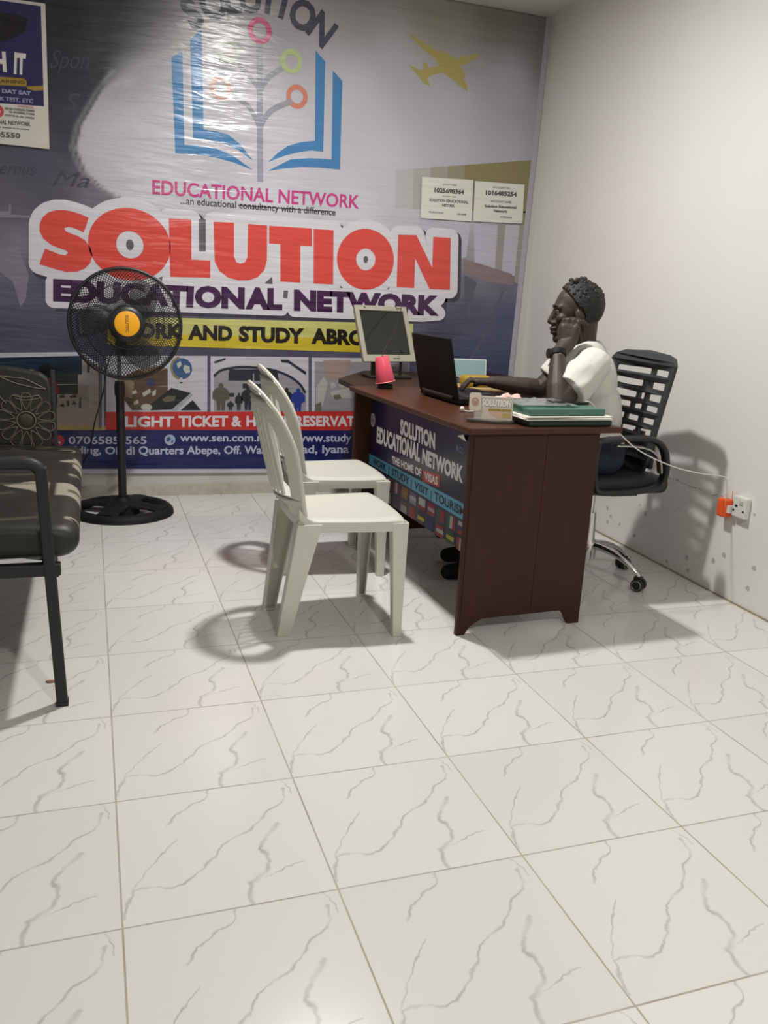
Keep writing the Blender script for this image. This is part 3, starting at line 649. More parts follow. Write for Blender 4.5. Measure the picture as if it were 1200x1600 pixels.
A = Art(bw); A.poly([(-0.2570,0.6500),(-0.2251,0.6573),(-0.2005,0.6375),(-0.1868,0.5832),(-0.2034,0.5693),(-0.2208,0.6100),(-0.2519,0.6230)], .0029); A.make('red_top_print', ink(112, 38, 44), ban)
A = Art(bw); A.poly([(0.0171,0.7780),(0.0367,0.7785),(0.0183,0.3828),(0.0050,0.3828)], .0026); A.make('picture_divider', ink(84, 84, 106), ban)
# suitcase, globe and passports
A = Art(bw); A.poly([(0.1191,0.6569),(0.2139,0.7074),(0.3159,0.7305),(0.3773,0.7180),(0.3758,0.5909),(0.2985,0.4904),(0.1823,0.4861),(0.1237,0.5735)], .0020); A.make('suitcase_print', ink(84, 64, 48), ban)
A = Art(bw); A.poly([(0.2139,0.7074),(0.3159,0.7340),(0.3773,0.7180),(0.2812,0.6879)], .0022); A.poly([(0.1191,0.6569),(0.1530,0.6784),(0.1990,0.6375),(0.1837,0.5532),(0.1369,0.5667)], .0022); A.make('suitcase_top_print', ink(126, 108, 86), ban)
A = Art(bw)
for s in ([(0.2385,0.5820),(0.2798,0.6073),(0.2863,0.5862),(0.2449,0.5609)], [(0.2932,0.5898),(0.3140,0.6042),(0.3101,0.5723),(0.2928,0.5651)], [(0.1845,0.5883),(0.2050,0.5991),(0.2148,0.5817),(0.1876,0.5743)], [(0.1934,0.5322),(0.2141,0.5465),(0.2204,0.5253),(0.1931,0.5145)]): Art(bw).poly([s], .0025).make('sticker_print', ink(172, 168, 158), ban)
A.poly([disc((0.2610,0.5044), .03, .018, 18)], .0025); A.make('sticker_print', ink(172, 168, 158), ban)
A = Art(bw); A.poly([disc((0.2872,0.6425), .024, .024, 18)], .0024); A.make('badge_print', ink(46, 56, 84), ban)
A = Art(bw); A.poly([disc((0.4533,0.7197), .056, .058)], .0022); A.make('globe_print', ink(54, 84, 122), ban)
A = Art(bw); pieces('globe_land_print', bw, ink(178, 180, 176), ban, ([(0.4674,0.7411),(0.4952,0.7347),(0.4985,0.6995),(0.4741,0.6954),(0.4603,0.7163)], [(0.4258,0.7471),(0.4467,0.7617),(0.4535,0.7408),(0.4325,0.7192)], [(0.4425,0.6700),(0.4564,0.6703),(0.4562,0.6384),(0.4423,0.6381)], [(0.4109,0.6340),(0.4284,0.6450),(0.4702,0.6457),(0.4877,0.6353),(0.4701,0.6208),(0.4282,0.6201)]), .0025)
A = Art(bw); A.stroke([(0.4400,0.7825),(0.4087,0.7607),(0.3980,0.7254),(0.4114,0.6835),(0.4390,0.6629)], .012, .0026); A.make('globe_arm_print', ink(128, 118, 84), ban)
A = Art(bw); A.poly([(0.2714,0.5116),(0.3968,0.6125),(0.5015,0.5855),(0.3956,0.4911),(0.2847,0.4868)], .0024); A.poly([(0.4446,0.4878),(0.5119,0.5461),(0.5579,0.4886)], .0024); A.make('passport_print', ink(32, 36, 38), ban)
A = Art(bw); A.poly([(0.3955,0.4875),(0.5015,0.5855),(0.5120,0.5749),(0.4270,0.4877)], .0025); A.make('passport_page_print', ink(150, 152, 160), ban)
A = Art(bw); A.poly([(0.3442,0.5479),(0.3756,0.5696),(0.4207,0.5666),(0.4100,0.5414),(0.3612,0.5302)], .0027); A.make('passport_crest_print', ink(92, 92, 70), ban)
# airport hall
A = Art(bw); A.poly([(0.6292,0.6950),(0.6684,0.7209),(0.7293,0.7366),(0.7872,0.7397),(0.8675,0.7398),(0.9601,0.7310),(1.0544,0.7001),(1.1238,0.6533),(1.1636,0.6018),(1.1670,0.4889),(0.6296,0.4854)], .0020); A.make('hall_print', ink(140, 138, 146), ban)
A = Art(bw); A.stroke([(0.6292,0.6807),(0.6684,0.7138),(0.7294,0.7294),(0.7872,0.7361),(0.8676,0.7344),(0.9602,0.7237),(1.0545,0.6927),(1.1241,0.6459),(1.1600,0.5942)], .014, .0023); A.poly([(0.7150,0.7219),(0.9862,0.7279),(0.9944,0.6952),(1.0025,0.6660),(0.9576,0.6652),(0.9568,0.7054),(0.7152,0.6968)], .0022)
A.poly([(0.7115,0.7039),(0.8497,0.7050),(0.8503,0.6596),(0.7118,0.6589)], .0026); A.poly([(0.8570,0.7051),(0.9941,0.7062),(0.9951,0.6603),(0.8576,0.6597)], .0026); A.poly([(0.7918,0.6440),(0.9096,0.6423),(0.9101,0.6167),(0.7921,0.6149)], .0026); A.poly([(0.7086,0.5882),(0.7449,0.5887),(0.7451,0.5668),(0.7088,0.5664)], .0026)
A.poly([(0.6291,0.7627),(0.6931,0.7857),(0.6968,0.7751),(0.6362,0.7522)], .0024); A.poly([(1.0074,0.7831),(1.0523,0.7842),(1.1602,0.7170),(1.1607,0.6985),(1.0528,0.7660),(1.0152,0.7687)], .0024)
A.make('hall_sign_print', ink(44, 46, 54), ban)
A = Art(bw)
def man(x, y0, y1, w, d=.0030):
    f = lambda u, v: (x+u*w, y0+(y1-y0)*v)
    A.poly([[f(a, b) for a, b in ((-.22, 0), (-.26, .35), (-.5, .42), (-.48, .68), (-.3, .8), (-.12, .84), (-.16, .92), (0, 1), (.16, .92), (.12, .84), (.3, .8), (.48, .68), (.5, .42), (.26, .35), (.22, 0), (.03, 0), (0, .3), (-.03, 0))]], d)
x_, z_ = (0.6693,0.4893); x2, z2 = (0.6687,0.6455); man(x_, z_, z2, .096); A.make('traveller_print', ink(84, 80, 72), ban)
A = Art(bw)
for a, b, w in (((0.7714,0.4900), (0.7704,0.5927), .045), ((0.8229,0.4904), (0.8212,0.6336), .078), ((1.0480,0.4881), (1.0448,0.6261), .075), ((0.9609,0.4913), (0.9587,0.6063), .05), ((0.7238,0.4897), (0.7234,0.5447), .04)): A = Art(bw); man(a[0], a[1], b[1], w); A.make('traveller_print', ink(40, 42, 50), ban)
A = Art(bw); a, b = (1.1170,0.4848), (1.1132,0.6234); man(a[0], a[1], b[1], .085, .0031); A.make('traveller_print', ink(44, 60, 128), ban)
# blurred hand picture
A = Art(bw); A.poly([(1.2119,0.7773),(1.8009,0.7882),(1.8197,0.4931),(1.2213,0.4892)], .0018); A.make('desk_picture_ground_print', ink(140, 136, 142), ban)
A = Art(bw); A.poly([(1.2616,0.7859),(1.4292,0.7902),(1.4087,0.7185),(1.3632,0.6763),(1.3004,0.6788),(1.2755,0.7232)], .0022); A.make('hand_print', ink(152, 132, 124), ban)
A = Art(bw); A.poly([(1.3110,0.6038),(1.4244,0.6281),(1.4693,0.6060),(1.4470,0.5675),(1.3282,0.5661)], .0023); A.poly([(1.2244,0.6326),(1.2688,0.6932),(1.2937,0.6487),(1.2671,0.5200),(1.2286,0.5045)], .0022); A.ring((1.3253,0.6417), 0, .018, .0025, 14); A.ring((1.3801,0.6464), 0, .018, .0025, 14); A.make('paper_print', ink(168, 164, 164), ban)
A = Art(bw); A.poly([(1.3276,0.5813),(1.3667,0.5894),(1.3834,0.5668),(1.3444,0.5549)], .0026); A.poly([(1.2201,0.5271),(1.2585,0.5426),(1.2603,0.4895),(1.2213,0.4892)], .0024); A.make('stamp_print', ink(98, 98, 84), ban)

# red band and blue band
A = Art(bw); A.poly([(-0.6734,0.3764),(1.8697,0.3740),(1.8857,0.1308),(-0.6869,0.1718)], .0030); A.make('blue_band', ink(22, 30, 84, 1.3), ban)
A = Art(bw); A.poly([(0.0444,0.4764),(1.8618,0.4934),(1.8698,0.3720),(0.0415,0.3775)], .0034); A.make('red_band', ink(178, 46, 42, 1.3), ban)
A = Art(bw)
for s, a, b, t in (('FLIGHT', (0.0991,0.3953), (0.4086,0.3954), (0.1005,0.4520)), ('TICKET', (0.4333,0.3954), (0.7098,0.3974), (0.4338,0.4553)), ('&', (0.7299,0.3974), (0.7888,0.3974), (0.7295,0.4566)), ('HOTEL', (0.8166,0.3993), (1.0770,0.3995), (0.8159,0.4570)), ('RESERVATION', (1.1039,0.3995), (1.6173,0.3998), (1.1023,0.4583))):
    Art(bw).text(s, a, b, t, .0038, .035).make('red_band_lettering', ink(206, 200, 206), ban)
A = Art(bw)
for s, a, b, t, bo in (('0706585', (-0.1528,0.3003), (0.1101,0.2987), (-0.1512,0.3408), .02), ('565', (0.1441,0.2984), (0.2574,0.2977), (0.1451,0.3398), .02), ('www.sen.com.ng', (0.4396,0.3113), (0.9454,0.3086), (0.4400,0.3553), .02), ('www.study', (1.1141,0.3058), (1.4547,0.3040), (1.1128,0.3537), .02),
                    ('Building, Ol', (-0.2102,0.2495), (0.1019,0.2410), (-0.2086,0.2901), .025), ('di Quarters Abepe, Off. Wak', (0.1461,0.2387), (0.9429,0.2362), (0.1472,0.2840), .025), ('a Road, Iyana', (0.9925,0.2376), (1.4415,0.2351), (0.9915,0.2855), .025)):
    Art(bw).text(s, a, b, t, .0035, bo).make('blue_band_lettering', ink(178, 180, 204), ban)
A = Art(bw); A.ring((-0.2025,0.3199), 0, .030, .0035, 24); A.make('phone_badge', ink(176, 54, 66), ban)
A = Art(bw); A.stroke([(-0.2084,0.3323),(-0.2086,0.3200),(-0.2044,0.3112),(-0.1933,0.3058)], .010, .0038); A.make('phone_symbol', ink(206, 200, 206), ban)
A = Art(bw); A.ring((0.3850,0.3207), 0, .030, .0035, 24); A.make('globe_badge', ink(160, 170, 190), ban)
A = Art(bw); A.poly([(0.3658,0.3318),(0.3834,0.3390),(0.3903,0.3244),(0.3761,0.3098),(0.3656,0.3135)], .0038); A.poly([(0.3938,0.3170),(0.4044,0.3206),(0.4007,0.3023),(0.3901,0.3024)], .0038); A.make('globe_symbol', ink(58, 84, 128), ban)
A = Art(bw); A.poly([(-0.6871,0.1684),(1.8857,0.1308),(1.8872,0.1082),(-0.6889,0.1408)], .0032); A.make('white_hem', ink(184, 182, 192), ban)
A = Art(bw); A.poly([[(bX1t-.034, bZ1), (bX1t, bZ1), (bX1b, bZ0), (bX1b-.034, bZ0)]], .0012); A.make('side_hem', ink(164, 162, 172), ban)

# ------------------------------------------------------------------ poster on the left, over the banner
def pw(u, v, d): return (u, BY-.010-d, v)
def pw2(u, v, d): return (u, BY-.0145-d, v)
bm = BM(); add_prism(bm, [(-0.5542,2.4352),(-0.1740,2.4396),(-0.1836,1.7900),(-0.5970,1.7937)], 0, .004, pw); bmesh.ops.recalc_face_normals(bm, faces=bm.faces)
po = obj('poster', bm, ink(196, 192, 184, 1.25, .25)); tag(po, 'white bordered navy poster stuck on the banner at far left', 'poster')
A = Art(pw2); A.poly([(-0.5335,2.4223),(-0.1946,2.4256),(-0.2002,1.9838),(-0.5632,1.9682)], .0004); A.make('navy_ground', ink(44, 42, 82, 1.2, .2), po)
A = Art(pw2); A.poly([(-0.5381,2.3518),(-0.3215,2.3772),(-0.2544,2.3647),(-0.2746,2.3010),(-0.3563,2.2512),(-0.4402,2.2510),(-0.5475,2.2092)], .0008); A.make('dark_patch', ink(30, 28, 30, 1.2, .2), po)
A = Art(pw2); A.text('H', (-0.4172,2.1178), (-0.3607,2.1192), (-0.4180,2.2014), .0009, .05); A.text('IT', (-0.3296,2.1160), (-0.2781,2.1167), (-0.3221,2.2055), .0009, .05, .0); A.make('white_lettering', ink(204, 202, 194), po)
A = Art(pw2); A.poly([(-0.5555,2.0867),(-0.2848,2.0974),(-0.2738,2.0874),(-0.2749,2.0644),(-0.5582,2.0446)], .0008); A.poly([(-0.2749,2.0644),(-0.1989,2.0763),(-0.1999,2.0561),(-0.2410,2.0484),(-0.2697,2.0536)], .0008); A.make('gold_strip', ink(150, 120, 52), po)
A = Art(pw2); A.text('STUDY TRAINING', (-0.5353,2.0571), (-0.2830,2.0748), (-0.5344,2.0712), .0012, .03); A.make('gold_strip_lettering', ink(70, 56, 30), po)
A = Art(pw2); A.text('IBT DAT SAT', (-0.4425,2.0218), (-0.2565,2.0264), (-0.4415,2.0389), .0009, .05); A.text('MOCK TEST, ETC', (-0.4616,1.9855), (-0.2494,1.9927), (-0.4605,2.0027), .0009, .03); A.make('blue_lettering', ink(140, 142, 168), po)
A = Art(pw2); A.ring((-0.4133,1.9397), .016, .030, .0008, 24); A.text('CONTACTS:', (-0.3202,1.9673), (-0.2478,1.9668), (-0.3197,1.9760), .0008, .02); A.make('red_marks', ink(176, 70, 70), po)
A = Art(pw2)
for s, a, b, t in (('FREE VISA COUNSELLING, TRAINING', (-0.3785,1.9493), (-0.2455,1.9526), (-0.3780,1.9594)), ('VISA PROCESSING, TOURISM', (-0.3620,1.9367), (-0.2462,1.9380), (-0.3616,1.9454)), ('STUDY IN UK, USA, CANADA', (-0.3801,1.9203), (-0.2470,1.9204), (-0.3797,1.9290)), ('TIONAL NETWORK', (-0.4451,1.8816), (-0.2662,1.8862), (-0.4441,1.8990)), ('0705550', (-0.4714,1.8211), (-0.3159,1.8254), (-0.4700,1.8443)), ('Off Road, Quarters, by the Junction', (-0.4461,1.8642), (-0.2729,1.8680), (-0.4458,1.8700))):
    Art(pw2).text(s, a, b, t, .0008, .03).make('grey_lettering', ink(84, 82, 78), po)

# ------------------------------------------------------------------ two account notices taped to the banner
NT = ink(212, 210, 202, 1.25, .6); NK = ink(78, 76, 76, 1.2, .7)
def nw(u, v, d): return (u, BY-.008-d, v)
def notice(label, outline, rows):
    bm = BM(); add_prism(bm, outline, 0, .002, nw); bmesh.ops.recalc_face_normals(bm, faces=bm.faces)
    o = obj('account_notice', bm, NT); tag(o, label, 'notice', 'account notices on the banner')
    A = Art(nw)
    for s, a, b, t, bo in rows: Art(nw).text(s, a, b, t, .0025, bo).make('lettering', NK, o)
notice('left white paper notice with account number 1025698364', [(1.8064,1.8402),(2.1277,1.8515),(2.1370,1.6224),(1.8137,1.6158)],
 [('ACCOUNT NUMBER', (1.9363,1.8055), (2.0270,1.8092), (1.9357,1.8135), .02), ('1025698364', (1.8872,1.7639), (2.0753,1.7675), (1.8875,1.7884), .05), ('ACCOUNT NAME', (1.9409,1.7439), (2.0259,1.7457), (1.9404,1.7509), .02), ('SOLUTION EDUCATIONAL', (1.8608,1.7138), (2.1060,1.7196), (1.8598,1.7284), .04), ('NETORK', (1.9429,1.6902), (2.0220,1.6922), (1.9419,1.7042), .05), ('POLARIS ACCOUNT', (1.8613,1.6495), (1.9541,1.6496), (1.8607,1.6583), .03), ('UBA BANK', (2.0396,1.6516), (2.1013,1.6521), (2.0388,1.6608), .03)])
notice('right white paper notice with account number 1016485254', [(2.1384,1.8471),(2.4635,1.8561),(2.4715,1.6346),(2.1474,1.6232)],
 [('ACCOUNT NO', (2.2574,1.8175), (2.3688,1.8217), (2.2564,1.8281), .02), ('1016485254', (2.2130,1.7773), (2.4174,1.7836), (2.2128,1.8022), .05), ('ACCOUNT NAME', (2.2499,1.7392), (2.3872,1.7438), (2.2489,1.7506), .02), ('Solution Educational', (2.2130,1.7075), (2.4222,1.7150), (2.2117,1.7224), .05), ('Network', (2.2760,1.6854), (2.3650,1.6876), (2.2745,1.7008), .05), ('ACCESS BANK', (2.3190,1.6561), (2.4000,1.6586), (2.3182,1.6651), .03)])

# ================================================================== desk
DO = (1.19, 1.175, 0); DTH = .048
def dloc(x, y, z=0):   # desk frame -> room
    return (DO[0]+x*cos(DTH)-y*sin(DTH), DO[1]+x*sin(DTH)+y*cos(DTH), z)
desk = thing('office_desk', 'dark reddish brown wooden office desk with shaped panel feet', 'desk', DO, DTH)
DT = .757
bm = BM(); add_prism(bm, [(-.018, -.022), (.602, -.022), (.602, 1.215), (-.018, 1.215)], DT-.022, DT, lambda u, v, h: (u, v, h))
bmesh.ops.recalc_face_normals(bm, faces=bm.faces); obj('desk_top', bm, M['woodtop'], desk, bevel=.005, seg=3)
def end_panel(y0, y1):
    prof = [(.0, 0), (.033, 0), (.052, .028), (.075, .044), (.10, .056), (.43, .058), (.452, .040), (.466, .012), (.476, 0), (.522, 0), (.522, DT-.022), (0, DT-.022)]
    bm = BM(); add_prism(bm, prof, y0, y1, lambda u, v, h: (u, h, v)); bmesh.ops.recalc_face_normals(bm, faces=bm.faces)
    return obj('end_panel', bm, M['wood'], desk, bevel=.002)
end_panel(0, .020); end_panel(1.17, 1.19)
bm = BM()
for x0, x1 in ((.012, .2995), (.301, .510)): add_box(bm, ((x0+x1)/2, -.0012, .40), (x1-x0, .0024, .655))
obj('panel_veneer', bm, M['wood'], desk)
bm = BM(); add_box(bm, (.094, .595, .50), (.018, 1.15, .465)); obj('modesty_panel', bm, M['wooddark'], desk)
bm = BM(); add_box(bm, (.36, .30, .60), (.30, .012, .26)); add_box(bm, (.36, .16, .60), (.30, .26, .012)); bmesh.ops.translate(bm, verts=bm.verts, vec=(0, 0, 0))
bm.free()
# vinyl sign on the desk front
def dw(u, v, d): return dloc(.083-d, u, v)
bm = BM(); add_prism(bm, [(1.2132,0.6848),(1.1576,0.3097),(0.9614,0.2846),(0.6605,0.2700),(0.1957,0.2830),(0.0714,0.2909)] and [(.025, .271), (1.155, .262), (1.155, .732), (.16, .732), (.13, .725), (.06, .690), (.025, .670)], 0, .0015, dw); bmesh.ops.recalc_face_normals(bm, faces=bm.faces)
sg = obj('desk_sign', bm, mat('navy_vinyl', rgb(28, 25, 52, 1.4), .3)); tag(sg, 'navy vinyl sign with country flags on the desk front', 'sign')
def dw2(u, v, d): return dw(u, v, d+.0018)
A = Art(dw2); A.poly([(1.1759,0.4430),(1.1693,0.3946),(0.1645,0.3838),(0.1643,0.4450)], .0004); A.make('blue_band', mat('blue_vinyl', rgb(84, 142, 168, 1.5), .35), sg)
DW = mat('white_vinyl_print', rgb(196, 190, 196, 1.5), .4)
A = Art(dw2)
lines('name_lettering', dw2, DW, sg, (('SOLUTION', (0.8091,0.5980), (0.4496,0.5961), (0.8162,0.6604)), ('EDUCATIONAL', (1.0835,0.5134), (0.5878,0.5194), (1.0851,0.5835)), ('NETWORK', (0.5649,0.5187), (0.1926,0.5196), (0.5678,0.5779))), .0006, .05)
A = Art(dw2); A.text('THE HOME OF', (0.8828,0.4543), (0.5623,0.4604), (0.8890,0.4863), .0006, .04); A.make('slogan_lettering', DW, sg)
A = Art(dw2); A.poly([(0.5483,0.4942),(0.3879,0.5075),(0.3857,0.4580),(0.5503,0.4456)], .0006); A.make('red_tile', mat('red_vinyl_print', rgb(150, 44, 52, 1.5), .4), sg)
A = Art(dw2); A.text('VISAS', (0.5296,0.4569), (0.4026,0.4632), (0.5326,0.4882), .0010, .035); A.make('visas_lettering', DW, sg)
NP = mat('navy_print', rgb(24, 28, 50, 1.3), .4)
for s, a, b, t in (('WORK', (1.1143,0.4027), (0.9463,0.4015), (1.1162,0.4345)), ('|', (0.9152,0.4023), (0.9074,0.4022), (0.9197,0.4336)), ('STUDY', (0.8803,0.4010), (0.6802,0.3998), (0.8812,0.4328)), ('|', (0.6596,0.4004), (0.6528,0.4005), (0.6606,0.4292)), ('VISIT', (0.6256,0.3999), (0.4825,0.3986), (0.6268,0.4298)), ('|', (0.4578,0.3993), (0.4516,0.3994), (0.4593,0.4279)), ('TOURISM', (0.4240,0.3983), (0.1565,0.3982), (0.4263,0.4317))):
    Art(dw2).text(s, a, b, t, .0008, .03).make('band_lettering', NP, sg)
A = Art(dw2); A.text('RC:', (0.2637,0.6260), (0.2104,0.6254), (0.2672,0.6472), .0006, .02); A.make('number_lettering', mat('blue_print', rgb(92, 112, 150, 1.4), .4), sg)
ec = (1.1443,0.6065); er = .028
A = Art(dw2); A.ring(ec, 0, er*1.12, .0005, 28); A.make('seal_disc', mat('grey_print', rgb(150, 146, 152, 1.4), .4), sg)
A = Art(dw2); A.ring(ec, er*.66, er*.78, .0008, 28); A.poly([(ec[0]+er*a, ec[1]+er*b) for a, b in ((.45, .3), (.1, .2), (.05, -.35), (-.05, -.35), (-.1, .2), (-.45, .3), (-.45, -.25), (0, -.5), (.45, -.25))], .0008)
A.make('seal_mark', mat('seal_ink', rgb(84, 82, 96, 1.4), .4), sg)
# two rows of little flags: (columns of colour, vertical or horizontal)
FL1 = [((40,40,60),(150,150,160),(60,40,60),0), ((60,70,64),(70,70,70),(80,60,60),1), ((90,84,90),(170,168,170),(90,84,90),1), ((150,50,50),(190,186,190),(150,50,50),1), ((160,110,40),(170,130,50),(160,110,40),0), ((110,110,130),(190,190,196),(150,150,160),0), ((190,188,190),(190,188,190),(150,40,52),0), ((150,44,56),(180,150,170),(150,44,56),0), ((44,90,60),(150,40,48),(150,40,48),1), ((44,96,70),(190,188,190),(160,50,60),1), ((190,186,190),(40,50,110),(150,44,52),0), ((40,50,110),(190,186,190),(150,44,52),0)]
FL2 = [((60,60,70),(120,120,130),(60,60,70),0), ((150,150,156),(70,70,84),(150,150,156),0), ((160,160,166),(90,90,100),(160,160,166),1), ((70,60,90),(80,60,90),(70,60,90),0), ((120,90,60),(180,178,180),(180,178,180),0), ((150,44,56),(150,44,56),(150,44,56),0), ((40,44,60),(190,180,40),(40,44,60),0), ((40,40,90),(40,40,96),(40,40,90),0), ((150,44,52),(190,188,190),(150,44,52),0), ((40,90,50),(190,180,60),(40,90,50),0), ((150,44,52),(190,188,190),(40,60,130),1), ((40,60,130),(190,188,190),(150,44,52),0)]
bl0, bl1 = (1.1693,0.3946), (0.1645,0.3838)
for row, fl in ((0, FL1), (1, FL2)):
    for i, f in enumerate(fl):
        y1 = 1.125-.092*i; y0 = y1-.066
        zt = bl0[1]+(bl1[1]-bl0[1])*(bl0[0]-y1)/(bl0[0]-bl1[0])-.012-row*.062
        h = .048; me_v = []; me_f = []
        for k in range(3):
            if f[3]: q = [(y1-.022*k, zt), (y1-.022*(k+1), zt), (y1-.022*(k+1), zt-h), (y1-.022*k, zt-h)]
            else: q = [(y1, zt-h*k/3), (y0, zt-h*k/3), (y0, zt-h*(k+1)/3), (y1, zt-h*(k+1)/3)]
            o_ = len(me_v); me_v += [dw2(a, b, .0005) for a, b in q]; me_f.append(tuple(range(o_, o_+4)))
        me = bpy.data.meshes.new('flag'); me.from_pydata(me_v, [], me_f)
        mm = []
        for k in range(3):
            key = ('flag',)+f[k]
            if key not in INK: INK[key] = mat('flag_print', rgb(*f[k], .85), .4)
            mm.append(INK[key])
        link('flag', me, mm, sg)
        for k, p in enumerate(me.polygons): p.material_index = k
A = Art(dw2); c_ = [(0.2625,0.6830),(0.1919,0.6999),(0.1876,0.6747)]; A.v = [dloc(.083-.004, *c_[0]), dloc(.083-.016, *c_[1]), dloc(.083-.004, *c_[2])]; A.p = [(0, 1, 2)]
o = A.make('curled_corner', M['paper'], sg); s_ = o.modifiers.new('t', 'SOLIDIFY'); s_.thickness = .001

# ================================================================== white plastic chairs
def plastic_chair():
    t = thing('plastic_chair', 'white plastic chair nearer the camera at the desk front', 'chair', (.785, 1.437, 0), 0, 'white plastic visitor chairs')
    m = M['plastic']
    def lean(z): return -.128-.245*(z-.46)
    # seat: shallow dished slab with a turned-down edge and a rolled rear that climbs into the back
    bm = BM(); nu, nv = 22, 20; top = []
    for i in range(nu+1):
        u = i/nu; x = -.165+.385*u; row = []
        hw = (.176+.028*min(1, u*1.6)) * (1 if u < .9 else 1-.05*((u-.9)/.1)**2)
        for j in range(nv+1):
            v = j/nv*2-1
            z = .432-.010*(1-v*v)*(1-(2*u-1)**2) + .05*max(0, (.16-u)/.16)**2*abs(v)**6 - .010*max(0, (abs(v)-.93)/.07)**2 - .008*max(0, (u-.94)/.06)**2
            xx = x-(.012*v*v if u > .8 else 0)
            row.append(bm.verts.new((xx, hw*v, z)))
        top.append(row)
    for i in range(nu):
        for j in range(nv): bm.faces.new((top[i][j], top[i+1][j], top[i+1][j+1], top[i][j+1]))
    rim = [top[i][0] for i in range(nu+1)]+[top[nu][j] for j in range(1, nv+1)]+[top[i][nv] for i in range(nu-1, -1, -1)]+[top[0][j] for j in range(nv-1, 0, -1)]
    low = [bm.verts.new((v.co.x*1.0, v.co.y*1.012, v.co.z-.036)) for v in rim]
    n = len(rim)
    for i in range(n): bm.faces.new((rim[i], low[i], low[(i+1) % n], rim[(i+1) % n]))
    bmesh.ops.recalc_face_normals(bm, faces=bm.faces)
    o = obj('seat', bm, m, t, True, angle=40); s = o.modifiers.new('thickness', 'SOLIDIFY'); s.thickness = .005; s.offset = -1
    b = o.modifiers.new('bevel', 'BEVEL'); b.width = .003; b.segments = 2; b.limit_method = 'ANGLE'; b.angle_limit = radians(40)
    # backrest: arched frame with upright slats
    outer = []; N_ = 28
    def half(z):
        if z < .62: return .190-.02*(.62-z)/.2
        k = (z-.62)/(.868-.62); return .190*sqrt(max(0, 1-k**2.3))
    side = [(half(.44+.018*i), .44+.018*i) for i in range(10)]
    side += [(.190*cos(t)**(2/2.1), .62+.248*sin(t)**(2/2.3)) for t in [pi/2*i/24 for i in range(1, 25)]]
    outer = side+[(-y, z) for y, z in reversed(side[:-1])]
    inner0, inner1 = .503, .832
    def ih(z): return max(0.0, half(z+.042*(max(0, z-.62)/.2))-.042)
    holes = []
    for a, b in ((-.088, -.075), (-.061, -.048), (-.034, -.021), (-.0065, .0065), (.021, .034), (.048, .061), (.075, .088)):   # slits between slats
        zt = inner1
        while zt > inner0+.03 and ih(zt) < max(abs(a), abs(b))+.006: zt -= .002
        zb = inner0; c = (a+b)/2
        holes.append([(a, zb+.006), (c, zb), (b, zb+.006), (b, zt-.004 if abs(b) < abs(a) else zt-.012), (c, zt), (a, zt-.004 if abs(a) < abs(b) else zt-.012)])
    for sgn in (1, -1):   # the wider opening inside each stile follows the arch
        g = []; z = inner0
        while z < .80 and ih(z) > .108: g.append((sgn*min(.146, ih(z)), z)); z += .012
        holes.append([(sgn*.103, inner0)]+g+[(sgn*.103, z-.004)])
    notch = [(-.12, .44), (-.11, .468), (-.06, .482), (0, .485), (.06, .482), (.11, .468), (.12, .44)]
    outl = outer+notch[0:]
    def bend(y, z): return (lean(z)-.082*(1-(y/.2)**2), y, z)
    bk = plate('backrest', [outl]+holes, bend, .0075, m, t, cuts=[.44+.02*i for i in range(1, 22)])
    bv = bk.modifiers.new('bevel', 'BEVEL'); bv.width = .0035; bv.segments = 2; bv.limit_method = 'ANGLE'; bv.angle_limit = radians(50)
    # turned stiffening edge along each stile
    bm = BM()
    for sgn in (1, -1):
        pts = [Vector(bend(sgn*(y-.003), z))+Vector((.006, 0, 0)) for y, z in side]
        add_tube(bm, pts, [.007]*len(pts), 8)
    obj('back_edge', bm, m, t, True)
    # legs: tapered channels
    def leg(tx, ty, fx, fy, wt, wf, dt, df):
        bm = BM(); R = []
        sy = 1 if ty > 0 else -1
        for k in range(9):
            u = k/8; z = .415*(1-u); w = wt+(wf-wt)*u**.8; d = dt+(df-dt)*u**.8
            cx, cy = tx+(fx-tx)*u, ty+(fy-ty)*u
            o_ = .006
            pts = [(-w/2, d/2), (w/2, d/2), (w/2, -d/2), (w/2-o_, -d/2), (w/2-o_, d/2-o_*1.2), (-w/2+o_, d/2-o_*1.2), (-w/2+o_, -d/2), (-w/2, -d/2)]
            R.append([bm.verts.new((cx+px, cy+sy*py, z)) for px, py in pts])
        for a, b in zip(R, R[1:]):
            for k in range(8): bm.faces.new((a[k], a[(k+1) % 8], b[(k+1) % 8], b[k]))
        bm.faces.new(R[0]); bm.faces.new(R[-1]); 
        add_box(bm, (fx, fy, .004), (wf*1.02, df*1.02, .008))
        bmesh.ops.recalc_face_normals(bm, faces=bm.faces)
        o = obj('leg', bm, m, t, bevel=.003)
    for s in (1, -1):
        leg(.190, s*.184, .192, s*.212, .062, .032, .046, .030)
        leg(-.128, s*.168, -.200, s*.128, .088, .048, .046, .032)
    return t
ch1 = plastic_chair()
ch2 = copy_tree(ch1); ch2.location = (.938, 2.080, 0); ch2['label'] = 'white plastic chair farther from the camera, under the desk edge'

